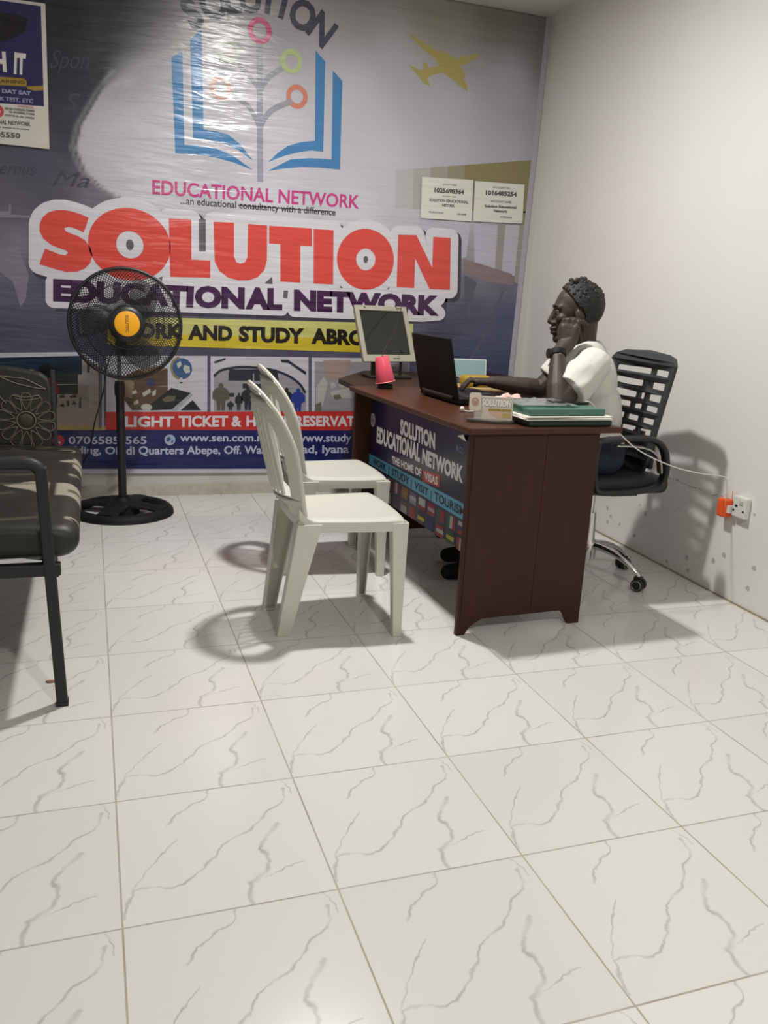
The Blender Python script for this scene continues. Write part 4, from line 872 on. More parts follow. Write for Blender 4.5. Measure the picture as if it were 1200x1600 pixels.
# ================================================================== pedestal fan
FX, FY = .111, 3.075
fan = thing('pedestal_fan', 'black pedestal fan standing before the banner', 'fan', (FX, FY, 0))
bm = BM()   # ring base with four spokes
seg = 64
def base_top(r): return .030+.030*max(0, 1-r/.24)**1.2
for k in range(seg):
    pass
add_lathe(bm, [(.205, .012), (.202, .032), (.218, .040), (.242, .036), (.257, .020), (.260, .0), (.205, 0), (.205, .012)], seg)
for k in range(4):
    a = pi/4+.35+k*pi/2
    pts = [(cos(a)*r, sin(a)*r, .030+.026*(1-r/.22)) for r in (.03, .08, .14, .19, .225)]
    add_tube(bm, pts, [.066, .060, .050, .052, .060], 10, flat=(.28, 1))
add_lathe(bm, [(.085, .0), (.085, .040), (.060, .058), (.040, .066), (.034, .078), (.028, .085), (.028, .0)], 32)
obj('base', bm, M['blackmatte'], fan, True, angle=50)
bm = BM(); add_lathe(bm, [(0, .06), (.0215, .06), (.0215, .610), (.0255, .613), (.027, .660), (.022, .685), (.0, .685)], 24); obj('pole', bm, M['black'], fan, True, angle=40)
bm = BM(); add_lathe(bm, [(0, .67), (.010, .67), (.010, .84), (0, .84)], 16); obj('telescopic_tube', bm, M['steel'], fan, True, angle=40)
HC = Vector((.034, -.10, .972))   # hub centre of the guard, fan looks to the camera
tilt = Matrix.Translation(HC) @ Euler((radians(90-4), 0, radians(2))).to_matrix().to_4x4()   # local z -> towards the viewer
RG = .262
bm = BM(); add_lathe(bm, [(0, -.15), (.045, -.15), (.062, -.13), (.064, -.06), (.05, -.045), (0, -.045)], 28, tilt); add_box(bm, (.010, -.02, .86), (.05, .06, .09))
obj('motor_housing', bm, M['black'], fan, True, angle=40, bevel=.002)
def wires(name, z0, z1, twist, nw_):
    bm = BM()
    for k in range(nw_):
        a0 = 2*pi*k/nw_; pts = []
        for i in range(8):
            u = i/7; r = .055+(RG-.055)*u; a = a0+twist*u
            z = z0+(z1-z0)*(1-(1-u)**.5 if u < 1 else 1)*1.0
            z = z1+(z0-z1)*sqrt(max(0, 1-u**2.2))
            pts.append(tilt @ Vector((r*cos(a), r*sin(a), z)))
        add_tube(bm, pts, .0017, 4, cap=False)
    for r in (.12, .19):
        u = (r-.055)/(RG-.055); z = z1+(z0-z1)*sqrt(max(0, 1-u**2.2))
        add_tube(bm, [tilt @ Vector((r*cos(2*pi*k/48), r*sin(2*pi*k/48), z)) for k in range(48)], .0015, 4, closed=True)
    return obj(name, bm, M['black'], fan, True)
wires('front_guard', .055, 0.0, .75, 100); wires('rear_guard', -.085, -.004, -.75, 100)
bm = BM(); add_tube(bm, [tilt @ Vector((RG*cos(2*pi*k/72), RG*sin(2*pi*k/72), 0)) for k in range(72)], .0062, 8, closed=True, flat=(.7, 1.3)); 
for r in (.250, .2745):
    add_tube(bm, [tilt @ Vector((min(r, .266)*cos(2*pi*k/72), min(r, .266)*sin(2*pi*k/72), .006 if r < .26 else -.005)) for k in range(72)], .0022, 6, closed=True)
obj('guard_rim', bm, M['black'], fan, True)
bm = BM(); add_lathe(bm, [(0, .050), (.086, .046), (.088, .052), (.078, .062), (.064, .066), (0, .066)], 36, tilt); obj('hub_plate', bm, M['black'], fan, True, angle=40)
bm = BM(); add_lathe(bm, [(0, .066), (.060, .066), (.059, .072), (.052, .0745), (0, .075)], 36, tilt); hb = obj('badge', bm, M['fanyellow'], fan, True, angle=40)
A = Art(lambda u, v, d: tilt @ Vector((u, v, .0752+d))); A.text('SOLITEC', (-.007, .040), (-.007, -.040), (.007, .040), .0003, .02); A.make('badge_lettering', mat('badge_ink', rgb(120, 76, 16), .5), hb)
for k in range(3):   # broad blades
    bm = BM(); a0 = 2*pi*k/3+2.75; R_ = []
    for i in range(7):
        u = i/6; r = .035+.195*u; w = radians(18+22*sin(pi*min(1, u*.8+.15))); sw = .45*u
        row = []
        for j in range(6):
            v = j/5-.5; a = a0+sw+v*2*w*(.9-.25*u)
            row.append(bm.verts.new(tilt @ Vector((r*cos(a), r*sin(a), -.028+.030*v*2*(1-.4*u)))))
        R_.append(row)
    for a, b in zip(R_, R_[1:]):
        for j in range(5): bm.faces.new((a[j], b[j], b[j+1], a[j+1]))
    o = obj('blade', bm, mat('smoky_blade', (.02, .02, .02, 1), .35, alpha=.42) if k == 0 else bpy.data.materials['smoky_blade'], fan, True)
    s = o.modifiers.new('t', 'SOLIDIFY'); s.thickness = .0025
bm = BM(); add_lathe(bm, [(0, -.05), (.036, -.05), (.040, -.02), (.030, .01), (0, .014)], 24, tilt); obj('blade_hub', bm, M['black'], fan, True)
bm = BM(); pts = smooth_path([(.0, .03, .90), (-.035, .16, .80), (-.06, .30, .70), (-.078, .335, .58), (-.125, .342, .42), (-.16, .345, .26), (-.26, .33, .10), (-.40, .31, .02)], 6)
add_tube(bm, pts, .0035, 8); obj('power_cord', bm, M['black'], fan, True)

# ================================================================== waiting bench on the left, seen from its end
def fabric(name, w): return vcol_mat(name, .5, False, .12, 260)
FAB = fabric('flowered_fabric', 0)
def cushion(name, x0, x1, y0, y1, z0, z1, paint, parent, r=.06, nu=64, nv=84):
    """rounded seat pad with a printed cover; rolled front (x1) and rounded ends"""
    bm = BM(); rows = []; prof = []
    # section in x-z from lower back, over the top, round the front, to the lower front
    top = [(x0, z0), (x0, z1-.01), (x0+.02, z1)]
    n1 = nu//2
    sec = [(x0, z0), (x0, z1-.012)]
    for i in range(n1+1):
        u = i/n1; sec.append((x0+.01+(x1-r-x0-.01)*u, z1-.012*(1-min(1, u*8))+.010*sin(pi*u)))
    hh = (z1-z0)/2
    for i in range(1, 15):
        a = pi/2-pi*i/15; sec.append((x1-r+r*cos(a), z0+hh+hh*sin(a)))
    sec.append((x1-r, z0)); ns = len(sec)
    yy = [0]; 
    for j in range(nv+1):
        v = j/nv; e = min(v, 1-v)*(y1-y0); k = min(1, e/.045); s = sqrt(1-(1-k)**2)
        y = y0+(y1-y0)*v
        rows.append([bm.verts.new((x0+(x-x0)*(.94+.06*s) if x > x0+.1 else x, y, z0+.5*(z1-z0)+(z-z0-.5*(z1-z0))*(.55+.45*s))) for x, z in sec])
    for a, b in zip(rows, rows[1:]):
        for i in range(ns-1): bm.faces.new((a[i], a[i+1], b[i+1], b[i]))
        bm.faces.new((a[-1], a[0], b[0], b[-1]))
    bm.faces.new(rows[0]); bm.faces.new(rows[-1][::-1])
    bmesh.ops.recalc_face_normals(bm, faces=bm.faces)
    me = bpy.data.meshes.new(name); bm.to_mesh(me); bm.free()
    at = me.color_attributes.new('print', 'FLOAT_COLOR', 'POINT')
    for i, v in enumerate(me.vertices): at.data[i].color = tuple(paint(*v.co))+(1,)
    return link(name, me, FAB, parent, True)
C_D = [lin(c) for c in (33, 32, 25)]; C_K = [lin(c) for c in (15, 15, 12)]; C_W = [lin(c) for c in (150, 144, 130)]; C_B = [lin(c) for c in (86, 79, 60)]
def lerp(a, b, t): return [a[i]+(b[i]-a[i])*t for i in range(3)]
def paint_seat(x, y, z):
    c = list(C_D); f = noise.noise(Vector((x*9, y*9, z*9)))
    c = lerp(c, C_K, max(0, min(1, .5+f*1.3)))
    yy = (y-.95) % .575
    s = -x+.0  # distance back from the front, wraps over the roll
    s = (.0-x) + (max(0, .47-z)*1.2)
    # pale leaf bands across the front roll
    for y0, w, s0, s1 in ((1.41, .085, -.06, .30), (1.86, .085, -.06, .15)):
        d = abs(y-y0-.25*(s-.1)+.010*sin(s*50))/w
        if d < 1 and s0 < s < s1-.12*d*(s > .1):
            if .0 < s < .11 and abs(y-y0+.012*sin(s*70)) < .016: c = lerp(C_K, C_W, .25)
            elif .135 < s < .17: pass
            else: c = list(C_W)
    # curling ribbon shapes
    for y0, s0, r in ((.12, .07, .03), (.30, .40, .06), (.02, .46, .05)):
        d = hypot(yy-y0, (s-s0)*.8)
        if r*.62 < d < r and (yy-y0) > -r*.45: c = list(C_W) if s0 < .2 else list(C_B)
        elif d <= r*.62: c = list(C_K)
    for y0, s0, L_ in ((.08, .30, .12), (.36, .40, .14), (.52, .28, .10)):
        d = abs(yy-y0-.4*(s-s0)**2*6)/.02
        if d < 1 and abs(s-s0) < L_: c = lerp(c, C_B, .8*(1-d))
    return c
bench = thing('waiting_bench', 'dark flower patterned cushioned bench with steel legs at far left', 'bench', (0, 0, 0))
BYn, BYf = .962, 2.08
cushion('seat_cushion', -.70, -.068, BYn, BYf, .425, .520, paint_seat, bench, .055, 96, 150)
bm = BM()
def bar(a, b, w=.026):
    a, b = Vector(a), Vector(b); d = b-a
    add_box(bm, (a+b)/2, (w, w, d.length), d.to_track_quat('Z', 'Y').to_matrix())
bar((-.70, .950, .405), (-.118, .950, .405), .034); bar((-.70, 2.09, .405), (-.16, 2.09, .405), .034); bar((-.15, .95, .405), (-.17, 2.09, .405), .034); bar((-.69, .95, .405), (-.69, 2.09, .405), .034)
obj('seat_rail', bm, M['metalframe'], bench, bevel=.004)
for (x, y), (xt, zt) in (((-.130, .946), (-.157, .69)), ((-.660, .946), (-.69, .86)), ((-.19, 2.09), (-.19, .40)), ((-.66, 2.09), (-.69, .86))):
    bm = BM(); bar((x, y, 0), (xt, y, zt), .030)
    o = obj('leg', bm, M['metalframe'], bench, bevel=.004)
    bm = BM(); add_box(bm, (x, y, .006), (.033, .033, .012)); obj('foot_cap', bm, M['black'], o)
bm = BM(); add_tube(bm, smooth_path([(-.70, .946, .685), (-.45, .946, .695), (-.25, .946, .700), (-.18, .946, .698), (-.156, .946, .675)], 5), .017, 8); obj('armrest', bm, M['metalframe'], bench, True)
bm = BM(); add_prism(bm, [(-.775, .46), (-.71, .46), (-.74, .90), (-.79, .90)], BYn, BYf, lambda u, v, h: (u, h, v)); bmesh.ops.recalc_face_normals(bm, faces=bm.faces)
o = obj('backrest_pad', bm, mat('dark_brown_fabric', rgb(46, 42, 36), .5, bump=.3, bscale=80), bench, bevel=.02, seg=4)

# ------------------------------------------------------------------ second, flower backed seat beyond it
fc = thing('upholstered_chair', 'dark chair with an embroidered flower backrest behind the bench', 'chair', (-.48, 2.72, 0))
def fl(x, y, z): return (x+.48, y-2.72, z)
def paint_dark(x, y, z):
    f = noise.noise(Vector((x*11, y*11, z*11))); c = lerp(C_D, C_K, max(0, min(1, .45+f)))
    if abs(noise.noise(Vector((x*16+5, y*26, 2)))) < .07 and f > -.1: c = lerp(c, C_B, .8)
    if x > .30 and .012 < abs(((x-.33)**2+(y+.16)**2)**.5-.03) < .02: c = list(C_W)
    return c
bm = BM(); add_prism(bm, [(-.30, .44), (.275, .41), (.282, .68), (.270, .725), (.235, .750), (.10, .775), (-.02, .782), (-.30, .778)], 0, .055, lambda u, v, h: (u, .012+h+.10*(v-.44), v)); bmesh.ops.recalc_face_normals(bm, faces=bm.faces)
bkr = obj('backrest', bm, mat('charcoal_brown_fabric', rgb(36, 34, 28), .42, bump=.25, bscale=120, vary=.3), fc, bevel=.012, seg=3)
bm = BM()   # silver thread flower and leaves
def em(pts, r=.0026):
    add_tube(bm, smooth_path([(x, .010+.10*(z-.44), z) for x, z in pts], 5), r, 5)
fx0, fz0 = .170, .535
for k in range(14):
    a = 2*pi*k/14+.2; ca, sa = cos(a), sin(a)
    def pt(l, w): return (fx0+ca*l-sa*w, fz0+(sa*l+ca*w))
    L_ = .125
    em([pt(.048, 0), pt(.075, -.014), pt(L_-.012, -.020), pt(L_, 0), pt(L_-.012, .020), pt(.075, .014), pt(.048, 0)], .0017)
em([(fx0+.040*cos(2*pi*k/20), fz0+.040*sin(2*pi*k/20)) for k in range(21)], .0028)
em([(.06, .735), (.11, .728), (.17, .722), (.22, .698), (.258, .678)]); em([(.06, .735), (.12, .706), (.18, .690), (.22, .682), (.258, .678)])
em([(.11, .648), (.17, .640), (.23, .650)], .0022); em([(.125, .636), (.17, .626), (.235, .638)], .0022)
em([(-.10, .745), (-.06, .73), (-.045, .68), (-.055, .62), (-.10, .60)], .006); em([(-.02, .72), (.03, .68), (.09, .61)], .0022)
obj('flower_embroidery', bm, M['threads'], bkr, True)
bm = BM(); add_ell(bm, (fx0, .012+.10*(fz0-.44), fz0), (.030, .006, .030)); obj('flower_centre', bm, mat('bronze_fabric', rgb(64, 58, 40), .6, bump=.8, bscale=160), bkr, True)
ct = cushion('seat_cushion', -.30, .405, -.45, .0, .345, .425, paint_dark, fc, .04, 40, 40)
bm = BM(); bar((.292, .022, .40), (.288, .075, .762), .020); obj('back_post', bm, M['metalframe'], fc, bevel=.003)
for x, y in ((-.28, -.40), (.28, -.02), (-.28, -.02), (.24, -.40)):
    bm = BM(); bar((x, y, 0), (x, y, .36), .026); obj('leg', bm, M['metalframe'], fc, bevel=.003)

# ================================================================== office chair
OC = (2.035, 1.70)
oc = thing('office_chair', 'black mesh back swivel chair with chrome base by the right wall', 'chair', (OC[0], OC[1], 0), 0)
for k in range(5):
    a = radians(-58+72*k); ca, sa = cos(a), sin(a)
    bm = BM(); pts = [(ca*r, sa*r, z) for r, z in ((.02, .150), (.07, .150), (.14, .135), (.20, .110), (.245, .080), (.262, .062))]
    add_tube(bm, smooth_path(pts, 4), [.024-.012*i/20 for i in range(21)], 10, flat=(.65, 1)); lg = obj('base_leg', bm, M['chrome'], oc, True)
    bm = BM()
    for s in (1, -1):
        mt = Matrix.Translation((ca*.262-sa*.016*s, sa*.262+ca*.016*s, .028)) @ Euler((pi/2, 0, a)).to_matrix().to_4x4()
        add_lathe(bm, [(0, -.010), (.026, -.010), (.028, -.006), (.028, .006), (.026, .010), (0, .010)], 20, mt)
    add_box(bm, (ca*.258, sa*.258, .048), (.03, .03, .03), Euler((0, 0, a)).to_matrix())
    cs_ = obj('caster', bm, M['black'], lg, True, angle=40)
    bm = BM(); mt = Matrix.Translation((ca*.262, sa*.262, .028)) @ Euler((pi/2, 0, a)).to_matrix().to_4x4()
    add_lathe(bm, [(.018, .0265), (.022, .0265), (.022, .0275), (.018, .0275), (.018, .0265)], 20, mt); add_lathe(bm, [(.018, -.0275), (.022, -.0275), (.022, -.0265), (.018, -.0265), (.018, -.0275)], 20, mt)
    obj('wheel_ring', bm, M['steel'], lg, True)
bm = BM(); add_lathe(bm, [(0, .09), (.045, .09), (.048, .16), (.035, .18), (.030, .30), (.018, .30), (.018, .40), (0, .40)], 24); obj('gas_lift', bm, M['chrome'], oc, True, angle=35)
bm = BM(); add_box(bm, (0, 0, .410), (.22, .16, .04)); obj('tilt_mechanism', bm, M['black'], oc, bevel=.01)
me = None
bm = BM(); add_box(bm, (-.03, 0, .465), (.49, .49, .07)); o = obj('seat', bm, M['mesh'], oc, True, bevel=.03, seg=5)
# back: frame outline and slots in (s, z); s runs from near (-) to far (+)
def ob(s, z): u = z-.52; return (.155+.10*u+.05*u*u-.10*(s/.24)**2*.35, s, z)
def bw_(z):  # half width of the shell
    return .165+.068*((z-.50)/.49)
outl = [(-bw_(.50)+.02, .50), (bw_(.50)-.02, .50), (bw_(.56), .56), (bw_(.75), .75), (bw_(.90), .90), (.226, .955), (.205, .980), (.16, .992), (0, 1.0), (-.16, .992), (-.205, .980), (-.226, .955), (-bw_(.9), .90), (-bw_(.75), .75), (-bw_(.56), .56)]
holes = []
zt = .932; rows = [.030, .032, .031, .029, .028, .027, .026, .024, .022]
for k, h in enumerate(rows):
    zb = zt-h; zm = (zt+zb)/2; w = bw_(zm)-.036
    sp = -.055+.012*k*.3; u = k/8; dg = -.050+.205*min(1, u*1.05)*.95
    bars = [(sp-.012, sp+.012)]
    if k > 0: bars.append((dg-.010+.012, dg+.010+.012))
    segs = []; cur = -w
    for a, b in sorted(bars):
        if a > cur+.014: segs.append((cur, a))
        cur = max(cur, b)
    if cur < w-.014: segs.append((cur, w))
    for a, b in segs:
        e = .004; holes.append([(a+e, zb), (b-e, zb), (b, zb+e), (b, zt-e), (b-e, zt), (a+e, zt), (a, zt-e), (a, zb+e)])
    zt = zb-.0195
bo = plate('backrest', [outl]+holes, ob, .014, M['greyblack'], oc, cuts=[.52+.03*i for i in range(17)])
bv = bo.modifiers.new('bevel', 'BEVEL'); bv.width = .003; bv.segments = 2; bv.limit_method = 'ANGLE'; bv.angle_limit = radians(50)
bm = BM(); add_tube(bm, smooth_path([(.05, 0, .405), (.18, 0, .41), (.215, 0, .46), (.200, 0, .56), (.205, 0, .66)], 5), .022, 10, flat=(1, 1.6)); obj('back_support', bm, M['black'], oc, True)
bm = BM(); add_box(bm, (.165, -.005, .585), (.022, .33, .13)); obj('lumbar_panel', bm, M['mesh'], oc, bevel=.01)
for s in (-1, 1):
    y = s*.272
    bm = BM(); loop = smooth_path([(-.16, y, .662), (0, y, .672), (.085, y, .664), (.135, y, .625), (.155, y, .56), (.150, y, .50), (.12, y, .468), (.02, y, .455), (-.12, y, .452), (-.17, y, .47), (-.185, y, .56), (-.182, y, .64)], 5, True)
    add_tube(bm, loop, .017, 10, closed=True, flat=(.8, 1.5)); ar = obj('armrest', bm, M['black'], oc, True)
    bm = BM(); add_tube(bm, smooth_path([(-.10, y+s*.004, .645), (.0, y+s*.004, .640), (.07, y+s*.004, .622), (.115, y+s*.004, .58), (.128, y+s*.004, .53)], 5), .008, 8, flat=(.8, 2.4)); obj('arm_insert', bm, M['steel'], ar, True)
    bm = BM(); add_box(bm, (-.03, s*.235, .445), (.12, .09, .016)); obj('arm_bracket', bm, M['black'], oc)

# ================================================================== side table behind the desk and what stands on it
ST = .735
stb = thing('side_table', 'low dark brown side table behind the desk against the banner', 'table', (1.75, 2.92, 0))
def sl(x, y): return (x-1.75, y-2.92)
bm = BM(); add_prism(bm, [sl(*p) for p in ((1.205, 2.42), (2.20, 2.42), (2.40, 2.60), (2.40, 3.40), (1.50, 3.40), (1.215, 2.93))], ST-.028, ST, lambda u, v, h: (u, v, h)); bmesh.ops.recalc_face_normals(bm, faces=bm.faces)
obj('table_top', bm, M['wooddark'], stb, bevel=.004)
for x, y in ((1.35, 2.50), (2.15, 2.50), (1.60, 3.33), (2.32, 3.33)):
    bm = BM(); u, v = sl(x, y); add_box(bm, (u, v, (ST-.028)/2), (.045, .045, ST-.028)); obj('leg', bm, M['wooddark'], stb, bevel=.003)

# CRT-age flat monitor, tipped back, on a two-post stand
MY = 2.98
mon = thing('monitor', 'beige framed flat monitor with a dark screen, tipped back', 'monitor', (1.517, MY, ST))
tm = Matrix.Translation((0, 0, .088)) @ Euler((radians(-24), 0, radians(14))).to_matrix().to_4x4()   # z up the screen, -y to the viewer
def mbox(bm, c, s): add_box(bm, c, s)
W_, H_ = .336, .318
bm = BM(); add_box(bm, (0, .020, H_/2), (W_-.02, .035, H_-.02)); add_box(bm, (0, .045, H_/2), (W_*.6, .03, H_*.55)); bmesh.ops.transform(bm, matrix=tm, verts=bm.verts); obj('rear_shell', bm, M['beige'], mon, bevel=.008)
o = plate('bezel', [[(-W_/2, 0), (W_/2, 0), (W_/2, H_), (-W_/2, H_)], [(-W_/2+.026, .040), (W_/2-.026, .040), (W_/2-.026, H_-.028), (-W_/2+.026, H_-.028)]], lambda u, v: tm @ Vector((u, 0, v)), .014, M['beige'], mon)
b = o.modifiers.new('bevel', 'BEVEL'); b.width = .002; b.segments = 2
bm = BM(); add_box(bm, (0, .003, (H_+.012)/2), (W_-.045, .004, H_-.062)); bmesh.ops.transform(bm, matrix=tm, verts=bm.verts); obj('screen', bm, M['screenoff'], mon)
for c, s in (((-.108, -.0075, H_-.012), (.009, .002, .006)), ((.115, -.0075, H_-.012), (.030, .001, .004)), ((.04, -.0075, .018), (.04, .001, .004))):
    bm = BM(); add_box(bm, c, s); bmesh.ops.transform(bm, matrix=tm, verts=bm.verts); obj('bezel_mark', bm, M['metalframe'], mon)
for x in (-.075, .080):
    bm = BM(); add_box(bm, (x, .05, .075), (.034 if x < 0 else .012, .02, .15)); obj('stand_post', bm, M['black'], mon, bevel=.002)
bm = BM(); add_box(bm, (0, .05, .008), (.24, .17, .016)); obj('stand_base', bm, M['black'], mon, bevel=.005)

# small pale screen farther right
sc2 = thing('small_screen', 'small pale blue screen in a thin white frame behind the laptop', 'screen', (2.035, 3.10, ST), radians(-3))
tm2 = Matrix.Translation((0, 0, .004)) @ Euler((radians(-8), 0, 0)).to_matrix().to_4x4()
bm = BM(); add_box(bm, (0, 0, .052), (.235, .012, .104)); bmesh.ops.transform(bm, matrix=tm2, verts=bm.verts); obj('frame', bm, M['white'], sc2, bevel=.003)
bm = BM(); add_box(bm, (0, -.007, .052), (.215, .002, .088)); bmesh.ops.transform(bm, matrix=tm2, verts=bm.verts); obj('panel', bm, M['bluescreen'], sc2)
bm = BM(); add_box(bm, (0, .04, .004), (.10, .09, .008)); add_box(bm, (0, .035, .035), (.03, .012, .06), Euler((radians(20), 0, 0)).to_matrix()); obj('stand', bm, M['white'], sc2)

# envelope and yellow packet
bm = BM(); add_prism(bm, [(1.66, 2.48), (1.92, 2.43), (2.02, 2.46), (1.96, 2.66), (1.74, 2.70)], ST, ST+.012, lambda u, v, h: (u, v, h+.02*max(0, u-1.9)*0)); bmesh.ops.recalc_face_normals(bm, faces=bm.faces)
o = obj('envelope', bm, M['tan'], None, bevel=.003); tag(o, 'tan paper envelope lying on the side table under a yellow packet', 'envelope')
bm = BM(); add_box(bm, (1.835, 2.55, ST+.012+.028), (.15, .11, .056)); o = obj('packet', bm, M['yellow'], None, True, bevel=.022, seg=5); tag(o, 'rounded yellow packet on the tan envelope', 'packet')
bm = BM(); add_tube(bm, smooth_path([(1.197, 2.60, ST+.06), (1.195, 2.60, ST+.03), (1.196, 2.60, ST-.06), (1.198, 2.61, .40), (1.20, 2.62, .10)], 5), .0022, 6)
bm.free()

# ================================================================== things on the desk
# laptop seen from behind
lp = thing('laptop', 'open black laptop seen from behind its raised lid', 'laptop', (1.372, 1.915, DT), DTH)
bm = BM(); add_box(bm, (.128, 0, .0165), (.262, .385, .025)); obj('base', bm, M['blackmatte'], lp, bevel=.004)
bm = BM(); add_box(bm, (.105, 0, .0302), (.13, .33, .0024)); kb = obj('keyboard', bm, M['black'], lp)
bm = BM(); add_box(bm, (.205, 0, .0295), (.06, .10, .001)); obj('touchpad', bm, M['greyblack'], lp)
tl = Matrix.Translation((-.004, 0, .028)) @ Euler((0, radians(-13), 0)).to_matrix().to_4x4()
bm = BM(); add_box(bm, (0, 0, .120), (.010, .382, .250)); bmesh.ops.transform(bm, matrix=tl, verts=bm.verts); ld = obj('lid', bm, M['blackmatte'], lp, bevel=.004)
bm = BM(); add_box(bm, (.0056, 0, .122), (.001, .37, .215)); bmesh.ops.transform(bm, matrix=tl, verts=bm.verts); obj('screen', bm, M['screenoff'], ld)
bm = BM(); add_tube(bm, [(-.006, -.15, .026), (-.006, .15, .026)], .009, 10); obj('hinge', bm, M['black'], lp)
for y in (-.17, .17):
    bm = BM(); add_box(bm, (.12, y, .002), (.2, .02, .004)); obj('foot', bm, M['black'], lp)

# pink paper cup upside down on a black puck, with the black wire running up in front of the monitor
bm = BM(); add_lathe(bm, [(0, 0), (.034, 0), (.036, .004), (.036, .016), (.030, .021), (0, .022)], 24, Matrix.Translation((1.262, 2.305, DT))); o = obj('puck', bm, M['black'], None, True, angle=40); tag(o, 'small round black puck under the pink cup', 'puck')
cup = thing('paper_cup', 'glossy pink paper cup turned upside down near the monitor', 'cup', (1.262, 2.300, DT+.026), 0)
cup.rotation_euler = (radians(-4), radians(-11), 0)
bm = BM(); add_lathe(bm, [(.0435, .004), (.0445, .006), (.031, .116), (.029, .120), (.0275, .1185), (.0275, .113), (.0, .113)], 40); add_lathe(bm, [(.0425, .004), (.0295, .112)], 40); bmesh.ops.recalc_face_normals(bm, faces=bm.faces); obj('body', bm, M['pink'], cup, True, angle=40)
bm = BM(); add_lathe(bm, [(.0435+.0026*cos(a), .004+.0026*sin(a)) for a in [2*pi*i/8 for i in range(9)]], 40); obj('rim', bm, M['pinkin'], cup, True)
bm = BM(); add_tube(bm, smooth_path([(1.2375, 2.297, .9035), (1.263, 2.35, .925), (1.332, 2.5, .949), (1.432, 2.7, .992), (1.510, 2.87, 1.058), (1.566, 2.985, 1.118), (1.580, 3.09, 1.125), (1.58, 3.17, 1.06), (1.58, 3.22, .9), (1.58, 3.22, .76)], 6), .0022, 6); o = obj('black_wire', bm, M['black'], None, True); tag(o, 'thin black wire hanging over the monitor screen to the pink cup', 'wire')

# acrylic desk sign with a rounded emblem tab
ns = thing('name_sign', 'small acrylic desk sign reading SOLUTION at the desk corner', 'sign', (1.312, 1.290, DT), radians(-22))
bm = BM(); add_prism(bm, [(.085*cos(2*pi*k/32)-.0, .030*sin(2*pi*k/32)) for k in range(32)], 0, .012, lambda u, v, h: (u, v, h)); bmesh.ops.recalc_face_normals(bm, faces=bm.faces); obj('base', bm, M['acrylicdark'], ns, bevel=.003)
tn = Matrix.Translation((0.002, -.002, .010)) @ Euler((radians(-14), 0, 0)).to_matrix().to_4x4()
def nf(u, v, h): return tn @ Vector((u, -h, v))
bm = BM(); add_prism(bm, [(-.062, 0), (.074, 0), (.074, .078), (.070, .082), (-.044, .082), (-.062, .05)], 0, .006, nf); bmesh.ops.recalc_face_normals(bm, faces=bm.faces); pl = obj('plate', bm, M['acrylic'], ns, bevel=.0015)
rr = []
for cx_, cz_, a0 in ((.020, .036, 0), (-.020, .036, 90), (-.020, -.036, 180), (.020, -.036, 270)):
    for k in range(5): a = radians(a0+22.5*k); rr.append((-.060+cx_*.55+.010*cos(a), .060+cz_*.62+.010*sin(a)))
bm = BM(); add_prism(bm, rr, .006, .009, nf); bmesh.ops.recalc_face_normals(bm, faces=bm.faces); obj('emblem_tab', bm, mat('cream_tab', rgb(206, 190, 172), .4), ns)
A = Art(nf); A.ring((-.060, .060), .010, .0135, .0095, 24); A.poly([[(-.067, .055), (-.060, .050), (-.053, .055), (-.053, .066), (-.060, .061), (-.067, .066)]], .0095); A.make('emblem_mark', mat('tan_ink', rgb(160, 120, 92), .5), ns)
A = Art(nf); A.text('SOLUTION', (-.037, .048), (.068, .048), (-.037, .072), .0064, .06); A.make('sign_lettering', mat('pale_letter', rgb(222, 216, 204), .5), ns)
A = Art(nf); A.text('SOLUTION', (-.0385, .0465), (.0695, .0465), (-.0385, .0735), .0062, .10); A.make('lettering_edge', mat('grey_letter_edge', rgb(128, 120, 110), .5), ns)
A = Art(nf); A.poly([[(-.012, .030), (.070, .030), (.070, .0395), (-.012, .0395)]], .0063); A.make('gold_bar', M['gold'], ns)
A = Art(nf); A.text('EDUCATIONAL NETWORK', (-.010, .032), (.068, .032), (-.010, .038), .0068, .02); A.make('bar_lettering', mat('brown_ink', rgb(72, 58, 20), .5), ns)
A = Art(nf); A.poly([[(-.010, .028), (.035, .028), (.035, .006), (.012, .010)]], .0063); A.make('peach_shape', mat('peach_ink', rgb(206, 164, 138), .5), ns)
A = Art(nf); A.poly([[(.037, .026), (.068, .026), (.068, .008), (.037, .008)]], .0063); A.make('gold_panel', mat('pale_gold_ink', rgb(176, 150, 86), .5), ns)

# white earphone
bm = BM(); add_ell(bm, (1.318, 1.552, DT+.011), (.010, .009, .011)); add_tube(bm, smooth_path([(1.318, 1.552, DT+.006), (1.335, 1.546, DT+.003), (1.352, 1.538, DT+.004), (1.362, 1.528, DT+.006)], 4), .003, 8); add_box(bm, (1.364, 1.522, DT+.0045), (.016, .024, .009))
me_ = remesh(bm, .0016, 2); o = link('earphone', me_, M['white'], None, True); tag(o, 'white earphone lying between laptop and desk sign', 'earphone')
# crumpled pink tissue
bm = BM(); bmesh.ops.create_icosphere(bm, subdivisions=4, radius=1)
for v in bm.verts:
    p = v.co.copy(); f = noise.noise(p*2.1)*.5+noise.noise(p*5+Vector((3, 1, 2)))*.25
    v.co = Vector((1.535+p.x*.075*(1+f*.7), 1.60+p.y*.035*(1+f*.5), DT+.032+max(-.031, p.z*.030*(1+f*.9))))
o = obj('tissue', bm, M['tissue'], None, True); tag(o, 'crumpled pale pink tissue behind the desk sign', 'tissue')

